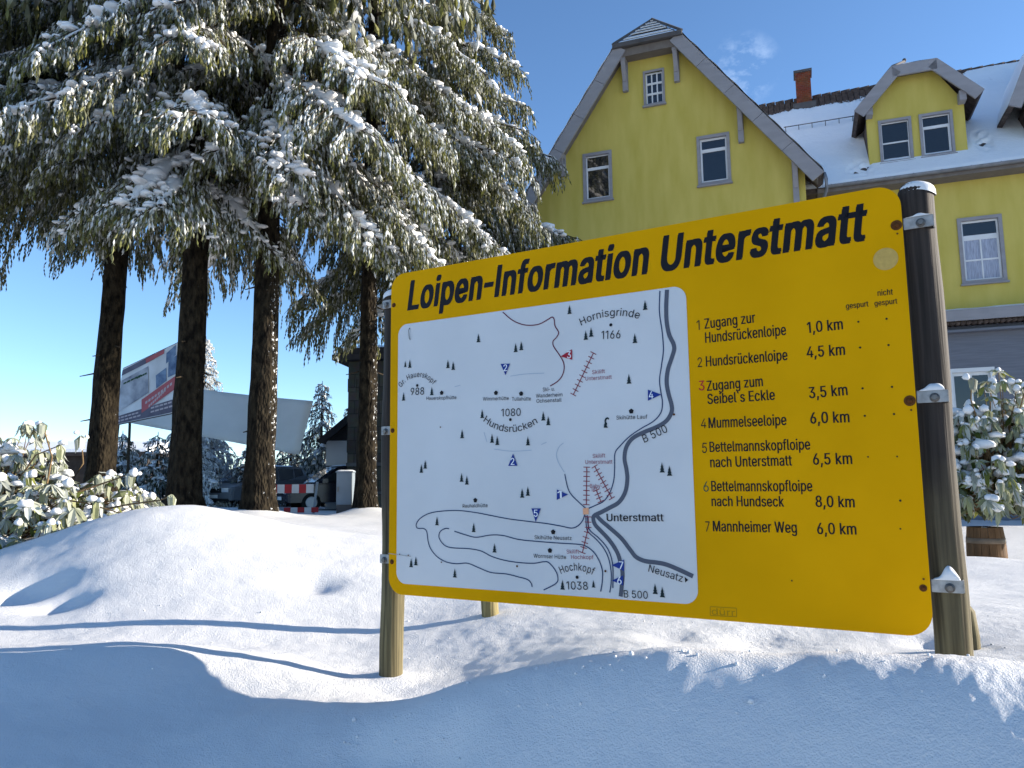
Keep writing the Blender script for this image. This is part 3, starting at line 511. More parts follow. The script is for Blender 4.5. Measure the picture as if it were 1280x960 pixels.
 'r': (259,[[(53,0),(53,379),(112,379),(112,321),(115,321),(130,347),(152,367),(181,380),(213,385),(229,384),(243,384),(243,322),(230,324),(207,326),(182,323),(159,315),(140,301),(126,284),(117,262),(114,237),(114,0)]]),
 's': (365,[[(182,-8),(145,-5),(112,3),(84,18),(62,38),(45,63),(36,94),(94,107),(105,79),(124,60),(150,49),(181,45),(217,50),(244,62),(262,81),(268,103),(265,121),(254,136),(237,147),(212,155),(149,170),(118,180),(92,192),(72,208),(53,237),(47,274),(51,305),(65,332),(87,354),(115,370),(149,381),(187,384),(223,381),(254,372),(279,358),(299,339),(314,316),(324,290),(268,277),(258,298),(243,316),(219,328),(187,333),(156,329),(131,317),(114,299),(109,277),(112,258),(124,243),(144,232),(172,223),(229,209),(261,200),(287,187),(306,171),(325,142),(331,107),(326,75),(312,47),(290,24),(260,6),(223,-5)]]),
 't': (227,[[(204,379),(204,327),(6,327),(6,379)],[(65,471),(126,471),(126,98),(128,76),(136,61),(150,53),(170,50),(185,51),(202,54),(213,2),(192,-3),(168,-4),(138,-1),(113,7),(92,21),(72,52),(65,93)]]),
 'u': (410,[[(182,-5),(146,-1),(115,11),(89,31),(69,59),(60,82),(54,109),(53,139),(53,379),(114,379),(114,144),(119,105),(137,75),(164,56),(200,50),(226,53),(249,62),(268,77),(283,97),(293,122),(296,153),(296,379),(357,379),(357,0),(298,0),(298,92),(307,92),(294,60),(277,35),(257,17),(222,0)]]),
 'y': (389,[[(47,-139),(61,-86),(71,-87),(104,-89),(118,-84),(130,-74),(141,-58),(151,-36),(163,-1),(17,379),(84,379),(165,155),(187,87),(206,21),(184,21),(202,87),(224,155),(305,379),(371,379),(204,-58),(191,-85),(177,-107),(159,-124),(139,-136),(117,-143),(91,-145),(65,-143)]]),
 'z': (380,[[(42,0),(42,46),(254,320),(254,323),(48,323),(48,379),(333,379),(333,331),(126,60),(126,56),(339,56),(339,0)]]),
 'ü': (410,[[(182,-5),(146,-1),(115,11),(89,31),(69,59),(60,82),(54,109),(53,139),(53,379),(114,379),(114,144),(119,105),(137,75),(164,56),(200,50),(226,53),(249,62),(268,77),(283,97),(293,122),(296,153),(296,379),(357,379),(357,0),(298,0),(298,92),(307,92),(294,60),(277,35),(257,17),(222,0)],[(277,443),(261,446),(248,455),(239,468),(236,483),(239,499),(248,512),(261,520),(277,523),(292,520),(305,512),(314,499),(317,483),(314,468),(305,455),(292,446)],[(133,443),(118,446),(104,455),(96,468),(93,483),(96,499),(104,512),(118,520),(133,523),(149,520),(162,512),(170,499),(173,483),(170,468),(162,455),(149,446)]]),
}

# ------------------------------------------------------------------ ground: one snow sheet to the horizon
CP = np.array([
 # around the board
 (-.49,3.2,-.02),(1.23,2.28,.22),(-.13,4.2,.08),(1.45,2.75,.18),(.4,3.0,.16),(.3,3.8,.12),(-.9,3.6,.0),(-.66,3.2,.0),(-.95,3.18,.07),(-1.45,3.15,.16),(-2.05,3.15,.145),(-2.7,3.2,.16),(-1.3,2.75,.06),(-1.5,3.6,.05),(-2.4,3.65,.06),(-.7,4.1,.0),
 # near bank: crest and the face towards the camera
 (-.95,2.72,.06),(-.62,2.55,.09),(-.38,2.35,.13),(-.1,2.2,.225),(.35,2.0,.325),(.8,1.82,.348),(1.12,1.70,.36),(1.55,1.78,.30),(2.2,1.9,.25),
 (-.35,2.75,.03),(.0,2.6,.12),(.5,2.42,.16),(.9,2.3,.19),(1.25,2.05,.24),
 (.25,1.72,.05),(.62,1.52,.04),(.95,1.36,.04),(1.35,1.3,.0),(-.1,1.88,.02),(-.5,2.05,-.02),(-1.0,2.2,-.03),(-1.5,2.3,.0),(-2.0,2.5,.04),(-2.2,2.75,.06),
 (.3,1.25,-.3),(.9,1.0,-.3),(-.5,1.4,-.35),(-1.4,1.5,-.3),(2.2,1.2,-.1),(-2.5,1.6,-.2),(2.9,1.8,.2),
 (0,0,-.72),(2.5,0,-.72),(-2.5,0,-.72),(0,-2.5,-.75),(4,-2,-.75),(-4,-2,-.75),(0,-9,-.75),(9,-6,-.75),(-9,-6,-.75),
 # mound on the left
 (-2.72,4.1,.06),(-1.7,4.1,.07),(-3.27,5,.20),(-2.2,5.0,.30),(-2.72,5.9,.58),(-3.4,5.9,.45),(-4.0,5.9,.27),(-2.5,6.5,.58),(-2.1,6.5,.50),(-1.6,6.5,.39),(-1.1,6.5,.33),(-.6,6.3,.27),(-1.0,5.2,.20),
 (-4.5,5.5,.18),(-5.2,6.2,.2),(-4.2,7.4,.42),(-3.2,7.6,.45),(-2.0,8.0,.22),(-.5,8.2,.12),(.6,6.0,.1),(1.8,5.0,.08),(3.0,4.0,.12),(3.0,6.5,-.02),(4.8,8,-.05),(5.4,9,-.3),(4.0,10,-.2),(7,9,-.3),(5.0,5.5,.0),(6,3,.1),
 (-7,5,.3),(-8,9,.35),(-6,10,.38),
 # under the spruces and beyond
 (-4.15,12.7,.27),(-5.4,12.7,.34),(-7.8,14.6,.45),(-2.95,15.4,.16),(-1.9,18,.05),(-4.4,17,.13),(-3.4,15.5,.13),(-7,20,.05),(-6,26,-.1),(-10,27,.0),(-4,24,-.15),(-12,20,.2),(-16,14,.4),(0,14,-.05),(2,18,-.15),(0,23,-.2),(8,19,-.3),(12,14,-.3),(16,10,-.3),(14,20,-.3),(8,28,-.3),(0,32,-.3),(-10,36,-.2),(-20,40,.3),(-30,30,.6),(-25,10,.4),(20,0,-.3),(30,20,-.4),(10,45,-.6),(-40,60,0),(0,-30,-.9),(-30,-20,-.5),(40,-20,-.8),(45,50,-1.0),(0,80,-1.5)])
def _phi(d, k): return np.sqrt(d*d + k*k)
_kc = 0.12 + 0.05*np.hypot(CP[:, 0], CP[:, 1])
_A = _phi(np.hypot(CP[:, None, 0]-CP[None, :, 0], CP[:, None, 1]-CP[None, :, 1]), _kc[None, :])
_w = np.linalg.solve(_A + 1e-4*np.eye(len(CP)), CP[:, 2] - 0.05)
def ground_z(x, y, fine=True):
    x = np.atleast_1d(np.asarray(x, float)); y = np.atleast_1d(np.asarray(y, float))
    z = np.full(x.shape, 0.05)
    r = np.hypot(x, y)
    cl = np.clip(60/np.maximum(r, 1e-6), None, 1); xx, yy = x*cl, y*cl
    for i in range(len(CP)):
        z += _w[i]*_phi(np.hypot(xx-CP[i, 0], yy-CP[i, 1]), _kc[i])
    far = np.clip((r-60)/200, 0, 1)
    z = z*(1-far) + (-2.0 - 0.006*np.maximum(r-60, 0))*far
    if fine:
        near = np.clip(1.4 - r/40, .25, 1)
        z += near*(0.024*pnoise(x*.9+3, y*.9) + 0.009*pnoise(x*2.9, y*2.9+7))
        a = np.clip(1.25 - r/9, 0, 1)
        z += a*(0.007*pnoise(x*7+1, y*7) + 0.003*pnoise(x*17, y*17+3))
        # wind-crusted, clumpy patches on the bank and behind the board
        m = np.clip(pnoise(x*1.7+40, y*1.7+9)*2.2 + .35, 0, 1)*a*np.clip((x+.6)/1.2, 0, 1)
        z += m*(0.004*np.abs(pnoise(x*21+5, y*21)) + 0.0025*pnoise(x*48, y*48))
        b = np.clip(1-np.abs(y-1.75+.12*x)/.75, 0, 1)*np.clip(1-np.abs(x-.2)/2.2, 0, 1)
        z += b*(0.016*pnoise(x*4.3+11, y*4.3+2) + 0.010*np.abs(pnoise(x*9+2, y*9+31)))
        # a few trodden dents
        for cx, cy, rr_, dp in ((-.42,2.17,.085,.075),(-.20,2.03,.075,.07),(-.30,2.10,.06,.03),(.55,1.66,.12,.03),(-2.95,4.75,.2,.13),(-2.6,4.5,.17,.07),(.95,3.1,.16,.04),(-1.25,4.9,.16,.07),(-.75,5.3,.12,.04),(.62,3.2,.12,.03),(2.1,2.7,.18,.05),(2.6,3.3,.2,.05),(1.55,2.95,.1,.04)):
            z -= dp*np.exp(-((x-cx)**2+(y-cy)**2)/rr_**2)
    return z
def gz(x, y): return float(ground_z(x, y)[0])

ang = np.concatenate([np.arange(-46, 46, 0.13), np.arange(46, 314, 2.0)])
ang = np.radians(90 - ang)
rad = [0.0 + 0.5]
while rad[-1] < 9000:
    q = rad[-1]
    rad.append(q * (1.0068 if 1.4 < q < 12 else 1.016 if q < 40 else 1.06))
rad = np.array(rad)
X = np.outer(rad, np.cos(ang)); Y = np.outer(rad, np.sin(ang))
Z = ground_z(X.ravel(), Y.ravel()).reshape(X.shape)
# snow pushed up round the trunks and posts
for (tx, ty, hh, ww) in ((-4.15,12.7,.12,.55),(-5.4,12.7,.10,.55),(-7.8,14.6,.12,.6),(-2.95,15.4,.16,.5),(1.21,2.24,.02,.10),(-.49,3.22,.03,.12)):
    Z += hh*np.exp(-((X-tx)**2+(Y-ty)**2)/ww**2)
nr, na = X.shape
V = np.stack([X.ravel(), Y.ravel(), Z.ravel()], 1)
V = np.vstack([V, [[0, 0, float(Z[0].mean())]]])
i, j = np.meshgrid(np.arange(nr-1), np.arange(na), indexing='ij'); j2 = (j+1) % na
Q = np.stack([i*na+j, i*na+j2, (i+1)*na+j2, (i+1)*na+j], -1).reshape(-1, 4)[:, ::-1]
T1 = np.concatenate([Q[:, [0, 1, 2]], Q[:, [0, 2, 3]]])
T1 = np.vstack([T1, np.stack([np.full(na, nr*na), np.arange(na), (np.arange(na)+1) % na], 1)[:, ::-1]])
ground = np_mesh('snow_ground', V, T1, M['snow'], smooth=True)
bm = bmesh.new(); bm.from_mesh(ground.data)
if sum(f.normal.z for f in list(bm.faces)[:500]) < 0:
    bmesh.ops.reverse_faces(bm, faces=bm.faces[:]); bm.to_mesh(ground.data)
bm.free()
tag(ground, kind='structure')

# far wooded hill on the left horizon
hx = np.linspace(-2600, 900, 80); mb = MB()
hv = []; hf = []
for k, x in enumerate(hx):
    top = 235*math.exp(-((x+2200)/520)**2) + 60*math.exp(-((x+900)/700)**2) + 12*math.sin(x/90) + 6*math.sin(x/37+1) + 20
    for yy, zz in ((2500, -80), (3050, top-70), (3700, -80)): hv.append((x, yy - 250*math.sin(x/700), zz))
for k in range(len(hx)-1):
    for q in range(2): hf.append((k*3+q, (k+1)*3+q, (k+1)*3+q+1, k*3+q+1))
mb.add(hv, hf, True)
tag(mb.build('distant_hills', M['hill']), kind='structure')

# loose crumbs of snow along the bank and behind the board
_ib = bmesh.new(); bmesh.ops.create_icosphere(_ib, subdivisions=1, radius=1.0)
_iv = np.array([v.co[:] for v in _ib.verts]); _if = np.array([[w.index for w in f.verts] for f in _ib.faces]); _ib.free()
cv, cf = [], []
for k in range(230):
    if k < 130: cx = rng.uniform(-.5, 1.7); cy = 2.15-.22*cx+rng.normal(-.08, .16)
    else: cx = rng.uniform(-2.8, 2.6); cy = rng.uniform(2.5, 5.2)
    r_ = rng.uniform(.0015, .005)*(1 if k % 14 else 1.8)
    cv.append(_iv*r_*rng.uniform(.7, 1.3, (len(_iv), 1))+np.array([cx, cy, gz(cx, cy)+r_*.35])); cf.append(_if+k*len(_iv))
tag(np_mesh('snow_crumbs', np.concatenate(cv), np.concatenate(cf), M['snow_small'], smooth=True), kind='stuff')

# ------------------------------------------------------------------ the yellow house
HA = 0.3613
house = thing('yellow_house', (0, 22.5, 0), -HA, 'yellow plastered inn with steep grey-edged gable and snow covered roof behind the board', 'house')
# local axes: x along the front to the right, y into the house, z up
def window(name, u0, u1, z0, z1, yf, panes, wall_t=0.0, casing=0.085, label=None, curtain=False, sill=True):
    """grey casing, white sash, glass; panes: list of (x0,x1,z0,z1) fractions of the clear opening, glass set in each"""
    mb = MB()
    c = casing
    for x0, x1, a, b in ((u0, u0+c, z0, z1), (u1-c, u1, z0, z1), (u0+c, u1-c, z1-c, z1), (u0+c, u1-c, z0, z0+c)):
        mb.box(x0, x1, yf-.035, yf+.16, a, b)
    fr = mb.build(name, M['trim'], house)
    if label: fr['label'] = label
    a0, a1, b0, b1 = u0+c, u1-c, z0+c, z1-c
    w, h = a1-a0, b1-b0
    s = MB()
    holes = [[(a0+w*p[0], b0+h*p[2]), (a0+w*p[1], b0+h*p[2]), (a0+w*p[1], b0+h*p[3]), (a0+w*p[0], b0+h*p[3])] for p in panes]
    curve_plate('sash', [(a0+.002, b0+.002), (a1-.002, b0+.002), (a1-.002, b1-.002), (a0+.002, b1-.002)], holes, yf+.05, yf+.10, M['white_frame'], fr)
    g = MB(); g.box(a0+.01, a1-.01, yf+.075, yf+.082, b0+.01, b1-.01); g.build('pane', M['glass'], fr)
    if curtain:
        g = MB(); n = 40
        vs = []; fs = []
        for k in range(n+1):
            x = a0+.02 + (w-.04)*k/n
            for z in (b0+.03, b0+h*.70): vs.append((x, yf+.068+.004*math.sin(k*1.9)+.002*math.sin(k*.7), z))
        for k in range(n): fs.append((k*2, k*2+2, k*2+3, k*2+1))
        g.add(vs, fs, True); g.build('curtain', M['curtain'], fr)
    if sill:
        g = MB(); g.box(u0-.03, u1+.03, yf-.09, yf-.001, z0-.045, z0+.002); g.build('sill', M['trim'], fr)
    return fr

rc = 4.40; apex = 14.38; mR = 1.329; mL = 1.449
eR = (8.79, 8.56); eL = (0.30, 8.55)
clipL, clipR = (3.51, 13.2), (5.29, 13.21)
wl, wr = 0.62, 8.36
def under(u, d=.16):   # underside of the gable roof at u
    return min(clipR[1] + (clipR[0]-u)*mR if u > clipR[0] else 99, clipL[1] + (u-clipL[0])*mL if u < clipL[0] else 99, 13.3) - d
gw = [(2.31,3.18,8.83,10.31),(5.60,6.49,8.83,10.27),(4.17,4.78,11.44,12.51)]
low = [(1.6,2.7,5.2,6.9),(3.9,5.0,5.2,6.9),(6.1,7.2,5.2,6.9),(1.6,2.7,1.6,3.4),(6.1,7.2,1.6,3.4)]
out_poly = [(wl, -.6), (wr, -.6), (wr, under(wr)), (clipR[0], 13.05), (clipL[0], 13.05), (wl, under(wl))]
inset = lambda t, c=.06: [(t[0]+c, t[2]+c), (t[1]-c, t[2]+c), (t[1]-c, t[3]-c), (t[0]+c, t[3]-c)]
curve_plate('gable_wall', out_poly, [inset(t) for t in gw+low], 0, .35, M['plaster'], house)
mb = MB(); mb.box(wl, wl+.3, .352, 10, -.6, under(wl)-.15); mb.box(wr-.3, wr, .352, 1.0, -.6, under(wr)-.15)
mb.box(wl+.3, 17.2, 9.7, 10, -.6, 8.4); mb.box(17.0, 17.3, 1.3, 9.7, -.6, 8.4)
mb.build('side_wall', M['plaster'], house)
mb = MB()
for t in gw+low:
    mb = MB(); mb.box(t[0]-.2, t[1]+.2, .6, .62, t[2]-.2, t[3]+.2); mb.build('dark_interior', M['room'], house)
window('window', *gw[0], 0, [(.06,.94,.04,.68),(.04,.96,.74,.98)], label='gable window with dark open upper light, left of the pair')
window('window', *gw[1], 0, [(.07,.93,.05,.70),(.06,.94,.77,.96)], label='gable window with white sash and closed upper light')
b3 = [(.06+.31*i, .33+.31*i, .03+.33*j, .32+.33*j) for i in range(3) for j in range(3)]
b3 = [(a+.02, b-.01, c, d-.02) for a, b, c, d in b3]
window('window', *gw[2], 0, b3, casing=.06, label='small attic window with nine panes under the gable peak')
for t in low: window('window', *t, 0, [(.05,.47,.04,.96),(.53,.95,.04,.96)])

# main wing front wall (set back one metre)
wy = 1.0
mw = [(11.95,12.95,5.63,7.37),(9.4,10.4,5.63,7.37),(14.4,15.4,5.63,7.37)]
g0 = (11.45,12.48,2.1,3.47)
curve_plate('main_wall', [(wr+.002, 4.60), (17.3, 4.60), (17.3, 8.42), (wr+.002, 8.42)], [inset(t) for t in mw], wy, wy+.3, M['plaster'], house)
curve_plate('ground_floor_wall', [(wr+.002, -.6), (17.3, -.6), (17.3, 4.595), (wr+.002, 4.595)], [inset(g0), inset((14.2,15.4,2.1,3.47))], wy-.06, wy+.3, M['cladding'], house)
mb = MB()
for t in mw+[g0,(14.2,15.4,2.1,3.47)]:
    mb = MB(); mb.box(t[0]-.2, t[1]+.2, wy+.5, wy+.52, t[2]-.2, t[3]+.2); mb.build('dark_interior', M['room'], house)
for k, t in enumerate(mw):
    window('window', *t, wy, [(.06,.48,.03,.33),(.52,.94,.03,.33),(.06,.48,.355,.68),(.52,.94,.355,.68),(.05,.95,.76,.97)], curtain=True, label='window with net curtain and four small panes below a dark transom' if k == 0 else None)
for t in (g0, (14.2,15.4,2.1,3.47)):
    fr = window('window', *t, wy-.06, [(.05,.47,.05,.93),(.53,.95,.05,.93)], casing=.10)
    fr.data.materials[0] = M['white_frame']
# canopy band over the ground floor
mb = MB(); mb.box(wr+.3, 17.4, .5, .56, 4.62, 4.90); mb.box(wr+.3, 17.4, .56, wy-.002, 4.84, 4.88)
can = mb.build('canopy', M['trim'], house)
mb = MB()
nn = 70
for k in range(nn):                                   # row of rounded tile ends under the fascia
    u = wr+.35 + (17.3-wr-.35)*(k+.5)/nn
    mb.tube([(u, .62, 4.585), (u, wy-.07, 4.60)], [.062, .062], 8)
mb.build('tile_edge', M['tile'], can)
mb = MB(); mb.box(wr+.35, 17.3, .66, wy-.065, 4.36, 4.42); mb.build('shutter_rail', M['cladding'], can)
def snow_slab(name, x0, x1, y0, y1, zf, th, parent, nx=60, ny=6, seed=0, m='roof_snow'):
    rr = np.random.default_rng(seed); ox, oy = rr.uniform(0, 90, 2)
    xs = np.linspace(x0, x1, nx); ys = np.linspace(y0, y1, ny)
    vs = []; fs = []
    for a in range(nx):
        for b in range(ny):
            e = min(1, a/1.5, (nx-1-a)/1.5) ** .5 * min(1, b/1.0, (ny-1-b)/1.0) ** .5
            vs.append((xs[a], ys[b], zf(xs[a], ys[b]) + th*e*(1+.5*float(pnoise(np.array([xs[a]*2.3+ox]), np.array([ys[b]*2.3+oy]))[0])) - .004*(1-e)))
    for a in range(nx-1):
        for b in range(ny-1): fs.append((a*ny+b, (a+1)*ny+b, (a+1)*ny+b+1, a*ny+b+1))
    g = MB(); g.add(vs, fs, True); return g.build(name, M[m], parent)
snow_slab('snow_cover', wr+.32, 17.38, .505, wy-.01, lambda x, y: 4.90 if y < .57 else 4.885, .06, can, 90, 5, 3)

# gable roof: two slabs, barge boards, half hip
yb = 7.5
th = .16
def slab(a, b, y0, y1, t):
    mb = MB()
    d = Vector((b[0]-a[0], 0, b[1]-a[1])).normalized(); nrm = Vector((-d.z, 0, d.x)); nrm = nrm if nrm.z > 0 else -nrm
    p = [Vector((a[0],0,a[1])), Vector((b[0],0,b[1])), Vector((b[0],0,b[1])) - nrm*t, Vector((a[0],0,a[1])) - nrm*t]
    mb.prism([(q.x, q.z) for q in p], y0, y1); return mb
roof = slab(eR, clipR, -.42, yb, th)
roof2 = slab(eL, clipL, -.42, yb, th)
roof.add(roof2.v, roof2.f)
# upper part behind the half hip
yh = .60
top = [(clipL[0], -.42, clipL[1]), (clipR[0], -.42, clipR[1]), (rc, yh, apex), (clipL[0], yb, clipL[1]), (clipR[0], yb, clipR[1]), (rc, yb, apex)]
roof.add(top, [(0, 2, 5, 3), (1, 4, 5, 2), (0, 1, 2), (0, 3, 4, 1), (3, 5, 4)])
gr = roof.build('gable_roof', M['tile'], house)
# courses of slate on the half hip with snow lying on them
for k in range(7):
    t0, t1 = k/7, (k+1)/7
    def hp(s, side):
        q = Vector((clipL[0] if side < 0 else clipR[0], -.47, 13.2)).lerp(Vector((rc, yh, apex)), s); return q
    a, b, c, d = hp(t0, -1), hp(t0, 1), hp(min(t1, .985), 1), hp(min(t1, .985), -1)
    nn_ = (b-a).cross(d-a).normalized(); nn_ = nn_ if nn_.y < 0 else -nn_
    mb = MB(); o1 = nn_*.05; o2 = nn_*.012
    mb.add([a, b, c, d, a+o1, b+o1, c+o2, d+o2], [(0,1,2,3),(4,7,6,5),(0,4,5,1),(1,5,6,2),(2,6,7,3),(3,7,4,0)])
    mb.build('slate_course', M['tile'], gr)
    mb = MB(); lo_, hi_ = (.02, .72) if k < 2 else (.45, .98)
    p, q, r_, s = a.lerp(d, lo_)+nn_*.052, b.lerp(c, lo_)+nn_*.052, b.lerp(c, hi_)+nn_*.03, a.lerp(d, hi_)+nn_*.03
    e = (q-p)*.04
    p, q, r_, s = p+e, q-e*1.5, r_-e*1.5, s+e
    o3 = nn_*.03
    mb.add([p, q, r_, s, p+o3, q+o3, r_+o3, s+o3], [(0,1,2,3),(4,7,6,5),(0,4,5,1),(1,5,6,2),(2,6,7,3),(3,7,4,0)])
    mb.build('snow_strip', M['roof_snow'], gr)
mb = MB()
mb.bar((clipL[0]-.10, -.52, 13.16), (clipR[0]+.10, -.52, 13.16), .12, .13)
mb.build('hip_gutter', M['trim_dark'], house)
mb = MB()
mb.bar((clipL[0]-.08, -.53, 13.24), (rc, yh-.02, apex+.06), .10, .07); mb.bar((clipR[0]+.08, -.53, 13.24), (rc, yh-.02, apex+.06), .10, .07)
mb.bar((rc, yh, apex+.06), (rc, yb, apex+.06), .12, .08)
mb.build('ridge_capping', M['trim_dark'], house)
mb = MB(); mb.box(clipL[0]-.02, clipR[0]+.02, -.40, -.002, 12.90, 12.96); mb.box(clipL[0]+.02, clipR[0]-.02, -.43, -.401, 12.86, 13.10); mb.build('soffit', M['soffit'], house)
# barge boards in lengths with open joints
for a, b, nseg in ((eR, clipR, 5), (eL, clipL, 5)):
    A, B = Vector((a[0], 0, a[1])), Vector((b[0], 0, b[1])); d = (B-A).normalized()
    nrm = Vector((-d.z, 0, d.x)); nrm = nrm if nrm.z > 0 else -nrm
    bb = MB()
    for k in range(nseg):
        p, q = A.lerp(B, k/nseg)+d*.006, A.lerp(B, (k+1)/nseg)-d*.006
        bb.prism([(w.x, w.z) for w in (p+nrm*.03, q+nrm*.03, q-nrm*.32, p-nrm*.32)], -.50, -.425)
    bb.build('barge_board', M['trim'], house)
    sb = MB(); sb.box(0, 1, 0, 1, 0, 1); sb.v = []; sb.f = []; sb.s = []; sb.m = []
    p, q = A-d*.02-nrm*.17, B-nrm*.17
    sb.prism([(w.x, w.z) for w in (p, q, q-nrm*.03, p-nrm*.03)], -.42, -.002); sb.build('soffit', M['soffit'], house)
    vs = []; fs = []; n_ = 50; rows = 16
    for k in range(n_+1):
        for r_ in range(rows+1):
            y = -.52 + (yb+.5)*r_/rows
            hh = .10 + .03*math.sin(k*.9+r_*1.3) if 0 < k < n_ else .0
            if r_ == 0: hh *= .55
            w = A.lerp(B, k/n_) + nrm*(.032+hh*(1 if r_ else .6)); vs.append((w.x, y, w.z))
    for k in range(n_):
        for r_ in range(rows): fs.append((k*(rows+1)+r_, (k+1)*(rows+1)+r_, (k+1)*(rows+1)+r_+1, k*(rows+1)+r_+1))
    g = MB(); g.add(vs, fs, True); g.build('snow_cover', M['roof_snow'], house)
# brackets carrying the overhang
def bracket(u, ztop, zbot):
    mb = MB()
    mb.box(u-.075, u+.075, -.12, -.001, zbot, ztop)
    mb.box(u-.07, u+.07, -.40, -.121, ztop-.22, ztop-.05)
    mb.bar((u, -.34, ztop-.20), (u, -.10, ztop-.72), .10, .12, up=(1, 0, 0))
    mb.build('bracket', M['trim'], house)
for u, zt, zb in ((1.72,10.55,9.72),(3.66,13.0,11.98),(5.14,13.0,11.98),(6.80,10.95,9.88),(8.12,9.12,7.9),(.80,9.0,7.9)):
    bracket(u, min(zt, under(u)-.02), zb)

# main roof: tile slab with a ragged blanket of snow that has slid off the ridge strip
eaveY, eaveZ, ridY, ridZ = .45, 8.50, 5.0, 13.18
ms_ = (ridZ-eaveZ)/(ridY-eaveY)
mb = MB()
mb.add([(7.0,eaveY,eaveZ),(17.6,eaveY,eaveZ),(17.6,ridY,ridZ),(7.0,ridY,ridZ),(7.0,9.55,eaveZ),(17.6,9.55,eaveZ),
        (7.0,eaveY+.1,eaveZ-.12),(17.6,eaveY+.1,eaveZ-.12),(7.0,9.45,eaveZ-.12),(17.6,9.45,eaveZ-.12)],
       [(0,1,2,3),(3,2,5,4),(0,6,7,1),(4,5,9,8),(6,8,9,7),(0,3,4,8,6),(1,7,9,5,2)])
mr_ = mb.build('main_roof', M['tile'], house)
mb = MB()
for k in range(36):
    u = 7.1 + 10.4*k/36
    mb.tube([(u, ridY, ridZ+.02), (u+.27, ridY, ridZ+.035)], [.10, .11], 8)
mb.build('ridge_tiles', M['tile'], mr_)
# tile courses showing on the bare strip
mb = MB()
for k in range(9):
    s = 1 - k*.022 - .015
    y = eaveY+(ridY-eaveY)*s; z = eaveZ+(ridZ-eaveZ)*s
    for q in range(60):
        u = 7.1 + 10.4*q/60
        mb.box(u+.012, u+.165, y-.06, y+.06, z-.05, z+.035+.012*((q*7+k*3) % 3))
mb.build('tile_courses', M['tile'], mr_)
nx, ny = 360, 110
us = np.linspace(7.02, 17.58, nx); ts = np.linspace(-.012, 1.0, ny)
UU, TT = np.meshgrid(us, ts, indexing='ij')
n1 = pnoise(UU*1.4, TT*9+3); n2 = pnoise(UU*5+9, TT*30); n3 = pnoise(UU*.5+30, TT*2.0); n4 = pnoise(UU*11, TT*60+9)
edge = .905 + .03*n1 + .02*n2 + .03*n4
right = np.clip((UU-12.9)/.5, 0, 1)                    # right of the dormer the snow reaches the ridge
edge = edge*(1-right) + 1.10*right
th_ = np.clip((edge-TT)*16, -1, 1)
hh = .09*th_ + .018*n1 + .012*n3 + .008*n2
lose = np.clip(1-np.abs(UU-9.75)/.35, 0, 1)*np.clip(1-np.abs(TT-.10)/.09, 0, 1) + np.clip(1-np.abs(UU-12.75)/.25, 0, 1)*np.clip(1-np.abs(TT-.2)/.12, 0, 1)
hh = hh - .18*lose*(0.6+pnoise(UU*6, TT*30)*1.4)
hh = np.where(TT < .0, .03, hh)
nrm = np.array([0, -(ridZ-eaveZ), ridY-eaveY]); nrm = nrm/np.linalg.norm(nrm)
V = np.stack([UU, eaveY+(ridY-eaveY)*TT+nrm[1]*hh, eaveZ+(ridZ-eaveZ)*TT+nrm[2]*hh], -1).reshape(-1, 3)
a, b = np.meshgrid(np.arange(nx-1), np.arange(ny-1), indexing='ij')
Q = np.stack([a*ny+b, (a+1)*ny+b, (a+1)*ny+b+1, a*ny+b+1], -1).reshape(-1, 4)
np_mesh('snow_cover', V, Q, M['roof_snow'], mr_, smooth=True)
# snow guard rail half way up
mb = MB()
sg = .60
yg, zg = eaveY+(ridY-eaveY)*sg, eaveZ+(ridZ-eaveZ)*sg
mb.tube([(7.9, yg-.12, zg+.20), (9.95, yg-.12, zg+.20)], [.014]*2, 6)
for k in range(6): mb.bar((7.95+.38*k, yg, zg), (7.95+.38*k, yg-.12, zg+.22), .02, .03)
mb.build('snow_guard', M['trim_dark'], mr_)
# gutter, soffit, downpipe
mb = MB()
prof = [(math.cos(R(a)), math.sin(R(a))) for a in range(180, 361, 20)]
vs = []; fs = []
for k, u in enumerate((8.86, 17.6)):
    for c, s in prof: vs.append((u, eaveY-.07+.075*c, eaveZ-.0+.075*s))
    for c, s in prof[::-1]: vs.append((u, eaveY-.07+.068*c, eaveZ-.0+.068*s))
n_ = len(prof)*2
fs = [(k, (k+1) % n_, (k+1) % n_+n_, k+n_) for k in range(n_)]
mb.add(vs, fs, False)
for k in range(14): mb.bar((9.0+.65*k, eaveY-.15, eaveZ+.0), (9.0+.65*k, eaveY+.02, eaveZ+.015), .02, .012)
gut = mb.build('gutter', M['zinc_gutter'], house)
mb = MB(); mb.box(wr+.3, 17.5, eaveY+.02, wy-.002, 8.36, 8.42); mb.box(wr+.3, 17.5, eaveY-.0, eaveY+.018, 8.34, 8.47); mb.build('soffit', M['soffit'], house)
mb = MB(); mb.tube([(8.82,-.28,8.62),(8.86,-.28,8.45),(8.86,-.24,8.2),(8.62,.5,7.6),(8.52,.88,7.3),(8.52,.90,0)], [.045]*6, 8); mb.build('downpipe', M['zinc_gutter'], house)
mb = MB(); mb.box(8.34, 8.80, 4.55, 5.0, 12.6, 13.95)
ch = mb.build('chimney', M['brick'], house)
mb = MB(); mb.box(8.29, 8.85, 4.50, 5.05, 13.952, 14.03); mb.build('cap', M['trim_dark'], ch)
mb = MB(); mb.box(8.22, 8.92, 4.40, 4.548, 12.55, 12.85); mb.build('flashing', M['trim_dark'], ch)

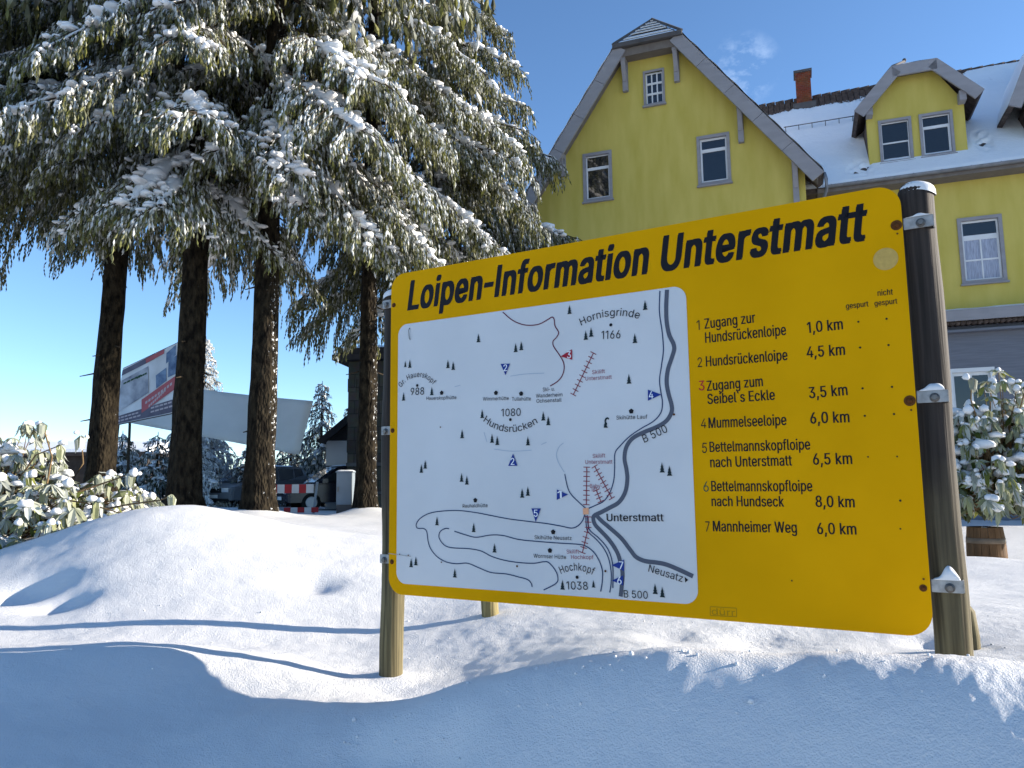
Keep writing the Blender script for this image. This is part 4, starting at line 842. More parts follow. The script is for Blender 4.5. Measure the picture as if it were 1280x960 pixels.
# dormer with two windows
def dormer(u0, u1, zb, ze, prof, yf, wins, over=.38, yback=4.4):
    """front at yf; prof = outer roof profile from left eave to right eave"""
    inner = [(u0, zb), (u1, zb), (u1, ze)] + [(x, z-.14) for x, z in prof[::-1][1:-1]] + [(u0, ze)]
    d = curve_plate('dormer', inner, [inset(t, .05) for t in wins], yf-.02, yf+.2, M['plaster'], house)
    mb = MB(); mb.box(u0+.002, u0+.2, yf+.202, yback-.8, zb-.4, ze); mb.box(u1-.2, u1-.002, yf+.202, yback-.8, zb-.4, ze); mb.build('cheek', M['tile'], d)
    mb = MB()
    for p, q in zip(prof[:-1], prof[1:]):
        s_ = slab(p, q, yf-over+.05, yback, .12); mb.add(s_.v, s_.f)
    mb.build('dormer_roof', M['tile'], d)
    mb = MB()
    for p, q in zip(prof[:-1], prof[1:]):
        A, B = Vector((p[0],0,p[1])), Vector((q[0],0,q[1])); dd = (B-A).normalized(); nr_ = Vector((-dd.z,0,dd.x)); nr_ = nr_ if nr_.z > 0 else -nr_
        mb.prism([(w.x, w.z) for w in (A+nr_*.02, B+nr_*.02, B-nr_*.28, A-nr_*.28)], yf-over-.02, yf-over+.045)
    mb.build('dormer_fascia', M['trim'], d)
    mb = MB()
    for x in (u0-.02, u1-.14): mb.box(x, x+.16, yf-over+.06, yf-.022, ze-.10, ze+.16)
    mb.build('eave_block', M['trim'], d)
    vs = []; fs = []
    pr = []
    for p, q in zip(prof[:-1], prof[1:]):
        for k in range(8): pr.append((p[0]+(q[0]-p[0])*k/8, p[1]+(q[1]-p[1])*k/8))
    pr.append(prof[-1]); rows = 14
    for k, (x, z) in enumerate(pr):
        for r_ in range(rows+1):
            hh = (.10+.03*math.sin(k*1.1+r_*.9)) * (0.15 if k in (0, len(pr)-1) else 1)*(.25 if r_ == 0 else 1)
            vs.append((x, yf-over+.02+(yback-yf+over)*r_/rows, z+.02+hh))
    for k in range(len(pr)-1):
        for r_ in range(rows): fs.append((k*(rows+1)+r_, (k+1)*(rows+1)+r_, (k+1)*(rows+1)+r_+1, k*(rows+1)+r_+1))
    g = MB(); g.add(vs, fs, True); g.build('snow_cover', M['roof_snow'], d)
    return d
dw = [(10.29,11.09,9.10,10.32),(11.27,12.06,9.12,10.32)]
prof1 = [(9.72,10.56),(10.68,11.62),(11.74,11.62),(12.74,10.56)]
dm = dormer(10.02, 12.34, 9.07, 10.52, prof1, 1.0, dw)
mb = MB()
mb.add([(10.75,.70,11.64),(11.68,.70,11.64),(11.2,2.1,12.42),(10.75,4.3,11.64),(11.68,4.3,11.64),(11.2,4.6,12.42)], [(0,1,2),(0,2,5,3),(1,4,5,2),(0,3,4,1),(3,5,4)])
mb.build('hip_cap', M['roof_snow'], dm)
mb = MB(); mb.tube([(10.72,.66,11.66),(11.2,2.1,12.46)], [.035,.035], 6); mb.blob((11.2,2.1,12.48), (.06,.06,.06)); mb.build('ridge_rail', M['trim_dark'], dm)
mb = MB()
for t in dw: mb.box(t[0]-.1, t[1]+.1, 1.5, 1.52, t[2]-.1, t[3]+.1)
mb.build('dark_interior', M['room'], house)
window('window', *dw[0], .98, [(.03,.95,.03,.46),(.03,.97,.49,.98)], casing=.07, label='left dormer window, dark and half open')
window('window', *dw[1], .98, [(.06,.92,.04,.68),(.04,.96,.75,.98)], casing=.07, label='right dormer window with white sash')
mb = MB(); mb.box(9.95, 12.42, .93, .978, 9.0, 9.065); mb.build('dormer_sill', M['trim_dark'], house)
# wider dormer further right, cut by the edge of the photograph
prof2 = [(13.20,9.95),(13.95,11.75),(15.0,12.7),(16.1,11.75),(16.85,9.95)]
dormer(13.75, 16.3, 9.07, 10.2, prof2, 1.0, [(14.2,14.95,9.15,10.35),(15.1,15.85,9.15,10.35)], over=.6, yback=4.9)
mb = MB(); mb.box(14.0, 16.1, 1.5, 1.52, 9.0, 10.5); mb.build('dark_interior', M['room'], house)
for t in ((14.2,14.95,9.15,10.35),(15.1,15.85,9.15,10.35)): window('window', *t, .98, [(.06,.92,.04,.68),(.04,.96,.75,.98)], casing=.07)

# ------------------------------------------------------------------ the information board
SA = 0.5251
BX, BY, BZ = -0.5006, 3.1427, 0.3404
BW, BH = 1.91, 1.30
sign = thing('information_board', (BX, BY, 0), -SA, 'large yellow trail information board with white map between two round wooden posts', 'sign')
# local axes: x along the board, y behind it, z up from world zero; the printed face is y = 0
panel = curve_plate('panel', rrect(0, BW, BZ, BZ+BH, .066, 8), [], 0, .003, M['board_yellow'], sign)
curve_plate('back_plate', rrect(.002, BW-.002, BZ+.002, BZ+BH-.002, .064, 8), [], .0032, .018, M['board_back'], sign)
mpan = curve_plate('map_panel', [(x, z+BZ) for x, z in rrect(.040, 1.2545, .043, 1.083, .045, 8)], [], -.0016, -.0002, M['board_white'], sign)

def text_mesh(s, bold=0.0):
    """flat lettering, one unit per em, filled from the glyph outlines above"""
    def area(p): return sum(p[i-1][0]*p[i][1]-p[i][0]*p[i-1][1] for i in range(len(p)))/2
    layers = [[], []]                                   # strokes of one letter that cross go into two separate fills
    x = 0.0
    for c in s:
        adv, polys = GLYPHS[c]
        if polys:
            big = max(polys, key=lambda p: abs(area(p))); sg = area(big) > 0
            outs = [p for p in polys if (area(p) > 0) == sg]
            crossing = len(outs) > 1 and c in 'kKfRGb4t' and True
            for poly in polys:
                lay = 1 if (crossing and poly in outs and poly is not outs[0]) else 0
                layers[lay].append([(x+px/1000, py/1000) for px, py in poly])
        x += adv/1000 + bold*.8
    out = None
    for lay in layers:
        if not lay: continue
        cu_ = bpy.data.curves.new('t', 'CURVE'); cu_.dimensions = '2D'; cu_.fill_mode = 'BOTH'
        for poly in lay:
            sp = cu_.splines.new('POLY'); sp.points.add(len(poly)-1); sp.use_cyclic_u = True
            for q, (px, py) in zip(sp.points, poly): q.co = (px, py, 0, 1)
        ob = bpy.data.objects.new('t', cu_); col.objects.link(ob)
        me = bpy.data.meshes.new_from_object(ob.evaluated_get(bpy.context.evaluated_depsgraph_get()))
        bpy.data.objects.remove(ob); bpy.data.curves.remove(cu_)
        if out is None: out = me
        else:
            bm = bmesh.new(); bm.from_mesh(out); bm.from_mesh(me); bm.to_mesh(out); bm.free(); bpy.data.meshes.remove(me)
    return out
CAP = max(py for _, py in GLYPHS['H'][1][0])/1000
def text_into(mb, s, p0, p1, cap, y, bold=0.0, shear=0.0):
    """text laid from baseline point p0 to p1 (metres in the board plane) with the given cap height"""
    me = text_mesh(s, bold)
    co = [(v.co.x+v.co.y*shear, v.co.y) for v in me.vertices]
    x0, x1 = min(c[0] for c in co), max(c[0] for c in co)
    d = Vector((p1[0]-p0[0], p1[1]-p0[1])); L = d.length; d.normalize(); nn = Vector((-d.y, d.x))
    sx = L/(x1-x0); sy = cap/CAP
    # heavier weights: the outline is laid down several times, shifted by a fraction of a stroke
    n_ = 1 if bold < .012 else (3 if bold < .03 else 6)
    for k in range(n_):
        ox = bold*(k/(n_-1)*2-1) if n_ > 1 else 0
        oy = bold*.35*(1 if k % 2 else -1) if n_ > 3 else 0
        vs = [(p0[0]+d.x*(cx+ox-x0)*sx+nn.x*(cy+oy)*sy, y-k*.00006, BZ+p0[1]+d.y*(cx+ox-x0)*sx+nn.y*(cy+oy)*sy) for cx, cy in co]
        mb.add(vs, [tuple(p.vertices) for p in me.polygons])
    bpy.data.meshes.remove(me)
mm = lambda p: (p[0]/1000, p[1]/1000)
YF = -.0008
STY = {'title': ('print_black', .040, .22), 'num': ('print_black', .008, 0), 'row': ('print_black', .020, 0), 'red': ('print_red', .012, 0), 'green': ('print_green', .008, 0), 'small': ('print_black', .016, 0), 'mark': ('print_gold', .01, 0)}
for s, a, b, cap, st in SIGN['rows']:
    mb = MB(); m_, bold, sh = STY[st]
    text_into(mb, s, mm(a), mm(b), cap/1000, YF, bold, sh)
    o = mb.build({'title': 'title_lettering', 'row': 'route_lettering', 'small': 'column_heading', 'mark': 'maker_lettering'}.get(st, 'route_number'), M[m_], panel)
def strip(mb, pts, w, y, closed=False, smooth=True):
    P = [Vector(p) for p in pts]
    if smooth and len(P) > 2:                           # Catmull-Rom
        Q = []
        E_ = [P[0]*2-P[1]] + P + [P[-1]*2-P[-2]]
        for i in range(1, len(E_)-2):
            p0, p1, p2, p3 = E_[i-1], E_[i], E_[i+1], E_[i+2]
            for k in range(6):
                t = k/6
                Q.append(.5*((2*p1)+(p2-p0)*t+(2*p0-5*p1+4*p2-p3)*t*t+(3*p1-p0-3*p2+p3)*t**3))
        P = Q + [P[-1]]
    vs = []
    for i, p in enumerate(P):
        d = (P[min(i+1, len(P)-1)]-P[max(i-1, 0)]).normalized(); n_ = Vector((-d.y, d.x))
        for s in (-1, 1): q = p+n_*(w/2*s); vs.append((q.x, y, q.y+BZ))
    mb.add(vs, [(2*i, 2*i+1, 2*i+3, 2*i+2) for i in range(len(P)-1)])
def disc(mb, c, r, y, n=14):
    mb.add([(c[0]+r*math.cos(2*math.pi*k/n), y, BZ+c[1]+r*math.sin(2*math.pi*k/n)) for k in range(n)], [tuple(range(n))])
lw = {'road': .0145, 'trail': .0038, 'faint': .0024, 'redtrail': .0040}
for q, (st, w, pts) in enumerate(SIGN['lines']):
    mb = MB(); yy = {'road': -.0026, 'trail': -.0030, 'faint': -.0022, 'redtrail': -.0030}[st] - q*.00002
    strip(mb, [mm(p) for p in pts], lw[st], yy)
    mb.build({'road': 'road_line', 'redtrail': 'trail_line', 'trail': 'trail_line', 'faint': 'faded_trail_line'}[st], M['map_'+st], mpan)
for pts, nt in SIGN['lifts']:
    mb = MB(); P = [Vector(mm(p)) for p in pts]
    for a, b in zip(P[:-1], P[1:]): strip(mb, [a, b], .0032, -.0033, smooth=False)
    Ls = [(b-a).length for a, b in zip(P[:-1], P[1:])]; T_ = sum(Ls)
    for k in range(nt):
        s = T_*(k+.02)/(nt-1+.04)
        for a, b, L in zip(P[:-1], P[1:], Ls):
            if s <= L+1e-6: break
            s -= L
        d = (b-a).normalized(); c = a+d*s; n_ = Vector((-d.y, d.x))*.0125
        strip(mb, [c-n_, c+n_], .0028, -.0036, smooth=False)
    mb.build('ski_lift_line', M['map_lift'], mpan)
for s, a, b, cap, st in SIGN['maptext']:
    mb = MB(); bold = {'map': .006, 'place': .014, 'hut': .004, 'lift': .004}[st]
    text_into(mb, s, mm(a), mm(b), (.0135 if st in ('hut', 'lift') else cap/1000), -.0040, bold)
    mb.build('map_lettering', M['map_lifttext' if st == 'lift' else 'print_black'], mpan)
for s, a, m_, b, cap in SIGN['arcs']:
    A, B_, C_ = Vector(mm(a)), Vector(mm(m_)), Vector(mm(b))
    # circle through three points
    D_ = 2*(A.x*(B_.y-C_.y)+B_.x*(C_.y-A.y)+C_.x*(A.y-B_.y))
    ux = (A.length_squared*(B_.y-C_.y)+B_.length_squared*(C_.y-A.y)+C_.length_squared*(A.y-B_.y))/D_
    uy = (A.length_squared*(C_.x-B_.x)+B_.length_squared*(A.x-C_.x)+C_.length_squared*(B_.x-A.x))/D_
    O_ = Vector((ux, uy)); rad_ = (A-O_).length
    a0 = math.atan2(A.y-uy, A.x-ux); a1 = math.atan2(C_.y-uy, C_.x-ux)
    if uy > B_.y:                                       # smile: counterclockwise
        while a1 < a0: a1 += 2*math.pi
    else:
        while a1 > a0: a1 -= 2*math.pi
    me = text_mesh(s, .006); xs = [v.co.x for v in me.vertices]; x0, x1 = min(xs), max(xs); sy = cap/1000/CAP
    up = 1 if uy < B_.y else -1
    # rigid letters: each connected piece is bent as a whole through its own centre
    mb = MB(); bm = bmesh.new(); bm.from_mesh(me); bm.verts.ensure_lookup_table()
    comp = {}
    for v in bm.verts:
        if v.index in comp: continue
        st_ = [v]; ids = []
        while st_:
            w = st_.pop()
            if w.index in comp: continue
            comp[w.index] = v.index; ids.append(w)
            st_ += [e.other_vert(w) for e in w.link_edges]
    cen = {}
    for v in bm.verts: cen.setdefault(comp[v.index], []).append(v.co.x)
    vs = []
    for v in bm.verts:
        c = cen[comp[v.index]]; xc = (min(c)+max(c))/2
        t = (xc-x0)/(x1-x0); th_a = a0+(a1-a0)*t
        rr_ = Vector((math.cos(th_a), math.sin(th_a)))*up; tg = Vector((rr_.y, -rr_.x))
        base = O_+Vector((math.cos(th_a), math.sin(th_a)))*rad_
        sx = abs(a1-a0)*rad_/(x1-x0)
        q = base+tg*((v.co.x-xc)*sx)+rr_*(v.co.y*sy); vs.append((q.x, -.0040, q.y+BZ))
    mb.add(vs, [tuple(w.index for w in f.verts) for f in bm.faces]); bm.free(); bpy.data.meshes.remove(me)
    mb.build('map_lettering', M['print_black'], mpan)
for c in SIGN['dots']:
    mb = MB(); disc(mb, mm(c), .0058, -.0038); mb.build('summit_dot', M['print_black'], mpan)
for c in SIGN['huts']:
    mb = MB()
    x, z = mm(c); h = .0095
    mb.add([(x+h*math.sin(k*1.2566), -.0038, BZ+z+h*math.cos(k*1.2566)) for k in range(5)], [tuple(range(5))])
    mb.build('hut_symbol', M['print_black'], mpan)
for i, c in enumerate(SIGN['trees']):
    mb = MB(); x, z = mm(c); s = .033*(.75 if i in (3, 38) else 1)
    if i == 30:                                         # one half peeled, bent over
        pts = [(-.24,0),(.24,0),(.10,.22),(.16,.45),(.02,.62),(.10,.85),(.28,.92),(.34,.78),(.40,.98),(.2,1.1),(-.02,1.02),(-.14,.75),(-.12,.5),(-.2,.3)]
    else:
        pts = [(-.28,0),(.28,0),(.14,.24),(.20,.30),(.11,.50),(.14,.56),(.05,.78),(.0,1.05),(-.05,.78),(-.14,.56),(-.11,.50),(-.20,.30),(-.14,.24)]
    n_ = len(pts); cx, cz = x, z+BZ
    vs = [(cx+px*s, -.0038, cz+pz*s) for px, pz in pts]
    if i == 30: mb.add(vs, [tuple(range(n_))])
    else: mb.add(vs, [(0,1,2,12),(12,2,3,11),(11,3,4,10),(10,4,5,9),(9,5,6,8),(8,6,7)])
    mb.build('tree_symbol', M['map_tree'], mpan)
for s, cname, tri, c in SIGN['flags']:
    mb = MB(); mb.add([(mm(p)[0], -.0044, BZ+mm(p)[1]) for p in tri], [(0, 1, 2)])
    mb.build('trail_flag', M['map_'+cname], mpan)
    mb = MB(); x, z = mm(c); text_into(mb, s, (x-.0075, z-.0125), (x+.0075, z-.0125), .025, -.0049, .012)
    mb.build('trail_numeral', M['map_white'], mpan)
mb = MB(); mb.add([(mm(p)[0], -.0046, BZ+mm(p)[1]) for p in SIGN['square']], [(0, 1, 2, 3)]); mb.build('village_square', M['map_orange'], mpan)
mb = MB(); mb.add([(mm(p)[0], -.0040, BZ+mm(p)[1]) for p in SIGN['arrow']], [(0, 1, 2)]); mb.build('arrow', M['print_black'], mpan)
for k, c in enumerate(SIGN['listdots']):
    mb = MB(); disc(mb, mm(c), .0032 if k < 9 else .0025, -.0009); mb.build('pin_hole', M['print_black'], panel)
for k, c in enumerate(SIGN['stains']):
    mb = MB(); disc(mb, mm(c), .0040 if k in (4, 5, 6) else .003, -.0052); mb.build('stain', M['rust'], panel)
c, r_ = SIGN['sticker']; mb = MB(); disc(mb, mm(c), .0335, -.0009, 40); mb.build('faded_sticker', M['sticker'], panel)
mb = MB(); q = [mm(p) for p in SIGN['markbox']]
for a, b in zip(q, q[1:]+q[:1]): strip(mb, [a, b], .0022, -.0009, smooth=False)
mb.build('maker_frame', M['print_gold'], panel)
for k, c in enumerate(SIGN['screws']):
    x, z = mm(c); mb = MB()
    big = .0125 if k < 2 else .008
    disc(mb, (x, z), big*1.25, -.0010, 16)
    mb.blob((x, -.002, z+BZ), (big*.62, .006, big*.62), k, 2, .03)
    mb.build('screw', M['rust'], panel)
mb = MB(); strip(mb, [(0.0, .158), (.115, .150)], .0022, -.0055, smooth=False); mb.build('loose_wire', M['zinc'], panel)
mb = MB(); x, z = .100, 1.052
mb.tube([(x, -.004, BZ+z+.012), (x, -.010, BZ+z), (x, -.006, BZ+z-.03), (x+.004, -.004, BZ+z-.036)], [.002]*4, 6); mb.build('staple', M['zinc'], panel)

# posts, with caps of snow, steel straps and bolts
def post(x, y, zt, zb, r, seed):
    mb = MB(); n_ = 26
    pts = [(x+.003*math.sin(k*.6+seed), y+.003*math.cos(k*.5+seed), zb+(zt-zb)*k/n_) for k in range(n_+1)]
    rads = [r*(1+.012*math.sin(k*1.7+seed)) for k in range(n_+1)]
    pts += [(x, y, zt+.010), (x, y, zt+.016)]; rads += [r*.93, r*.75]
    mb.tube(pts, rads, 28)
    p = mb.build('post', M['post'], sign)
    g = MB(); vs = []; nr_, na_ = 8, 26
    for a in range(nr_):
        t = a/(nr_-1)
        for b in range(na_):
            an = 2*math.pi*b/na_; q = r*(1.06+.015*math.sin(3*an+seed))*math.cos(t*math.pi/2)**.42
            vs.append((x+q*math.cos(an), y+q*math.sin(an), zt-.006+.027*math.sin(t*math.pi/2)*(1+.25*math.cos(an+seed))-(.006*(1+math.sin(2*an+seed)) if a == 0 else 0)))
    fs = [(a*na_+b, a*na_+(b+1) % na_, (a+1)*na_+(b+1) % na_, (a+1)*na_+b) for a in range(nr_-1) for b in range(na_)]
    g.add(vs, fs, True); g.build('snow_cap', M['snow_small'], p)
    return p
post(-.030, .062, 1.568, -.5, .0475, .4)
post(1.951, .062, 1.625, -.35, .0475, 2.0)
def clamp(x0, x1, z, snow, boltx, y=.012, wrap=None):
    mb = MB(); h = .0175
    mb.box(x0, x1, y-.006, y, z-h, z+h)
    if wrap: mb.box(wrap[0], wrap[1], y-.001, .06, z-h, z+h)
    c = mb.build('clamp', M['zinc'], sign, bevel=.0015)
    mb = MB(); n_ = 6
    mb.tube([(boltx, y-.0061, z-.004), (boltx, y-.0165, z-.004)], [.0095, .008], 6, smooth=False); mb.tube([(boltx, y-.006, z-.004), (boltx, y-.008, z-.004)], [.013, .013], 16)
    mb.build('bolt', M['bolt'], c)
    if snow:
        g = MB(); vs = []; fs = []; na_ = 24
        for k in range(na_+1):
            t = k/na_; xx = x0+.006+(x1-x0-.012)*t
            hgt = snow*(math.sin(math.pi*t)**.6)*(1+.2*math.sin(t*7+z*7))*(.3+.7/(1+math.exp(-(t-.35)*16)))
            for (dy, dz) in ((-.008, 0), (-.010, hgt*.5), (0, hgt), (.018, hgt*.8), (.022, 0)): vs.append((xx, y+dy, z+h-.001+dz))
        for k in range(na_):
            for q in range(4): fs.append((k*5+q, (k+1)*5+q, (k+1)*5+q+1, k*5+q+1))
        g.add(vs, fs, True); g.build('snow_cap', M['snow_small'], c)
for z, s in ((BZ+1.177, .010), (BZ+.665, .026), (BZ+.139, .034)): clamp(1.912, 1.990, z, s, 1.957, wrap=(1.988, 1.992))
for z, s in ((BZ+1.182, .0), (BZ+.651, .0), (BZ+.134, .0)): clamp(-.052, -.002, z, s, -.028)
# two short stakes in the snow behind the board
mb = MB(); mb.tube([(.02, .0, -.3), (.0, .0, 0), (-.02, 0, .3), (-.05, 0, .85), (-.05, 0, .87)], [.046, .046, .045, .042, .03], 16)
o = mb.build('wooden_stake', M['stake']); o.location = (-.125, 4.2, .03); tag(o, 'slightly slanting round stake whose foot shows under the left half of the board', 'stake')
mb = MB(); mb.tube([(.0, 0, -.3), (0, 0, .05), (-.008, .0, .13), (-.014, 0, .155)], [.034, .034, .033, .020], 14)
o = mb.build('wooden_stake', M['post']); o.location = (1.575, 2.76, .18); tag(o, 'short dark stake close behind the right post of the board', 'stake')

# ------------------------------------------------------------------ snow laden spruces
class Acc:
    def __init__(self): self.V = []; self.F = []; self.A = []; self.B = []; self.n = 0
    def add(self, V, F, frost=None, tint=None):
        self.V.append(V); self.F.append(np.asarray(F)+self.n); self.n += len(V)
        if frost is not None: self.A.append(frost); self.B.append(tint)
    def build(self, name, m, parent, smooth=True):
        at = {'frost': np.concatenate(self.A), 'tint': np.concatenate(self.B)} if self.A else None
        return np_mesh(name, np.concatenate(self.V), np.concatenate(self.F), m, parent, at, smooth)

def unit(v): return v/(np.linalg.norm(v, axis=-1, keepdims=True)+1e-9)
def tufts(acc, P, D, L, width, frost, tint, needles=5):
    """P (n,3) tops, D (n,3) directions, L (n,) lengths: plump hanging twigs with needle fringes"""
    n = len(P)
    ref = rng.normal(size=(n, 3)); A = unit(np.cross(D, ref)); B = np.cross(D, A)
    w = (L*width)[:, None]
    # bipyramid: top, 4 at 55 %, tip
    mid = P + D*(L*.55)[:, None]
    V = np.stack([P, mid+A*w, mid+B*w, mid-A*w, mid-B*w, P+D*L[:, None]], 1).reshape(-1, 3)
    f = np.array([(0,1,2),(0,2,3),(0,3,4),(0,4,1),(5,2,1),(5,3,2),(5,4,3),(5,1,4)])
    F = (np.arange(n)[:, None, None]*6 + f[None]).reshape(-1, 3)
    up = np.array([.25, .12, .12, .12, .12, -.18])
    fr = np.clip(frost[:, None] + up[None]*(frost[:, None] > .12) , 0, 1).reshape(-1)
    acc.add(V, F, fr, np.repeat(tint, 6))
    if needles:
        k = needles
        t = rng.uniform(.15, .95, (n, k)); an = rng.uniform(0, 2*np.pi, (n, k))
        rad = np.cos(an)[..., None]*A[:, None] + np.sin(an)[..., None]*B[:, None]
        base = P[:, None] + D[:, None]*(L[:, None]*t)[..., None]
        tip = base + (D[:, None]*.75 + rad*.65)*(L[:, None]*rng.uniform(.28, .45, (n, k)))[..., None]
        sd = np.cross(rad, D[:, None])*(L[:, None]*.055)[..., None]
        V = np.stack([base-sd, base+sd, tip], 2).reshape(-1, 3)
        F = np.arange(n*k*3).reshape(-1, 3)
        fr = np.clip(np.repeat(frost, k*3).reshape(n*k, 3)*np.array([1, 1, .6]), 0, 1).reshape(-1)
        acc.add(V, F, fr, np.repeat(tint, k*3))

_b1 = bmesh.new(); bmesh.ops.create_icosphere(_b1, subdivisions=2, radius=1.0)
_CV = np.array([v.co[:] for v in _b1.verts]); _CF = np.array([[w.index for w in f.verts] for f in _b1.faces]); _b1.free()
def clump(acc, c, r, along):
    """a small uneven lump of snow, longer along the twig that carries it"""
    k = 1+.22*np.sin(3.1*_CV[:, 0]+rng.uniform(0, 6))*np.sin(2.7*_CV[:, 1]+rng.uniform(0, 6))+.12*np.sin(6*_CV[:, 2]+5*_CV[:, 0]+rng.uniform(0, 6))
    V = _CV*k[:, None]*np.array([1, 1, .62])
    V = V + along*((_CV@along)*rng.uniform(.3, 1.0))[:, None]
    acc.add(c+V*r, _CF)
_TF = {}
def tube_arr(acc, P, rad, k=6, squash=1.0):
    n = len(P); V, _ = tube_np(P, rad, k, squash, False)
    if (n, k) not in _TF:
        F = []
        for i in range(n-1):
            for j in range(k):
                a, b, c, d = i*k+j, i*k+(j+1) % k, (i+1)*k+(j+1) % k, (i+1)*k+j
                F += [(a, b, c), (a, c, d)]
        _TF[(n, k)] = np.array(F)
    acc.add(V, _TF[(n, k)])

def limb(fol, wood, snow, base, az, L, a, b, nb=20, tl=.125, dens=1.0, frost0=.25, snowy=.75, hang=3.6, br=.52, thick=.035, snow_w=.17):
    n = 10
    s = np.linspace(0, 1, n)
    wob = rng.uniform(-.12, .12)
    h = np.array([math.cos(az), math.sin(az), 0]); side = np.array([-h[1], h[0], 0])
    P = base + h*(L*s)[:, None] + side*(wob*L*s*s)[:, None] + np.array([0, 0, 1])*(L*(a*s - b*s**1.5 + .10*s**5))[:, None]
    tube_arr(wood, P, thick*(1-.85*s)+.004, 5)
    at = lambda t: np.array([np.interp(t, s, P[:, q]) for q in range(3)])
    lump = lambda m: .55 + .45*np.sin(np.linspace(0, rng.uniform(5, 12), m)+rng.uniform(0, 6))
    if snowy > 0 and L > .8:
        t0 = rng.uniform(.15, .38); m = 14
        tt = np.linspace(t0, rng.uniform(.86, 1.0), m)
        Q = np.stack([np.interp(tt, s, P[:, q]) for q in range(3)], 1)
        Q[:, 2] += thick*.5+.02; Q += side*(rng.normal(0, .02, m))[:, None]
        r_ = snow_w*(lump(m)+rng.uniform(0, .35, m))*np.sin(np.pi*np.clip((np.arange(m)+.4)/(m-.2), 0.02, .98))**.5
        tube_arr(snow, Q, r_*.8, 7, .6)
        for k_ in range(int(8*L)):
            i_ = rng.integers(m); clump(snow, Q[i_]+rng.normal(0, .05, 3)*np.array([1, 1, .35]), r_[i_]*rng.uniform(.35, .8), h)
    fp, fd, fl, ff = [], [], [], []
    for j in range(nb):
        t = .16 + .82*(j+rng.uniform(-.3, .3))/nb; t = min(max(t, .12), .99)
        sg = 1 if j % 2 else -1
        o = at(t); bl = L*br*(1-.72*t)*rng.uniform(.75, 1.2)+.10
        if t < .3: bl *= .6
        dirn = unit(h*rng.uniform(.5, .9) + side*sg*rng.uniform(.6, 1.0) + np.array([0, 0, rng.uniform(-.25, .12)]))
        m = 6; q = np.linspace(0, 1, m)
        B_ = o + dirn*(bl*q)[:, None] + np.array([0, 0, -1])*(bl*(.75*q**1.6))[:, None]
        tube_arr(wood, B_, .009*(1-.7*q)+.002, 3)
        if rng.random() < snowy*.65:
            for tq_ in np.sort(rng.uniform(.0, .85, rng.integers(2, 6))):
                c_ = np.array([np.interp(tq_, q, B_[:, z]) for z in range(3)])+np.array([0, 0, .012])+rng.normal(0, .018, 3)
                clump(snow, c_, snow_w*rng.uniform(.18, .58)*(1.1-.6*tq_), dirn)
        cnt = max(3, int(bl/(tl*.27)*dens))
        tq = rng.uniform(.05, 1.0, cnt)
        pts = np.stack([np.interp(tq, q, B_[:, z]) for z in range(3)], 1) + rng.normal(0, .025, (cnt, 3))
        for lev in range(6):
            if lev:
                keep = rng.random(len(pts)) < (hang-lev+.2)/1.6
                pts = pts[keep]
                if not len(pts): break
            c = len(pts)
            d = unit(np.array([0, 0, -1]) + dirn*(.40/(lev+1)) + rng.normal(0, .17, (c, 3)))
            l = tl*rng.uniform(.7, 1.25, c)
            fp.append(pts); fd.append(d); fl.append(l); ff.append(np.where(rng.random(c) < frost0*max(.2, 3.4-1.0*lev), rng.uniform(.45, .95, c), rng.uniform(0, .20, c)*(1 if lev < 3 else .4)))
            pts = pts + d*(l*.8)[:, None]
    # leader tip
    c = 8; tq = rng.uniform(.7, 1, c)
    fp.append(np.stack([np.interp(tq, s, P[:, z]) for z in range(3)], 1)); fd.append(unit(h*.8+np.array([0, 0, -.6])+rng.normal(0, .25, (c, 3)))); fl.append(tl*rng.uniform(.7, 1.1, c)); ff.append(np.full(c, frost0))
    fp, fd, fl, ff = map(np.concatenate, (fp, fd, fl, ff))
    tint = np.clip(rng.normal(.45, .28, len(fp)), 0, 1)
    tufts(fol, fp, fd, fl, .14, ff, tint, 4)

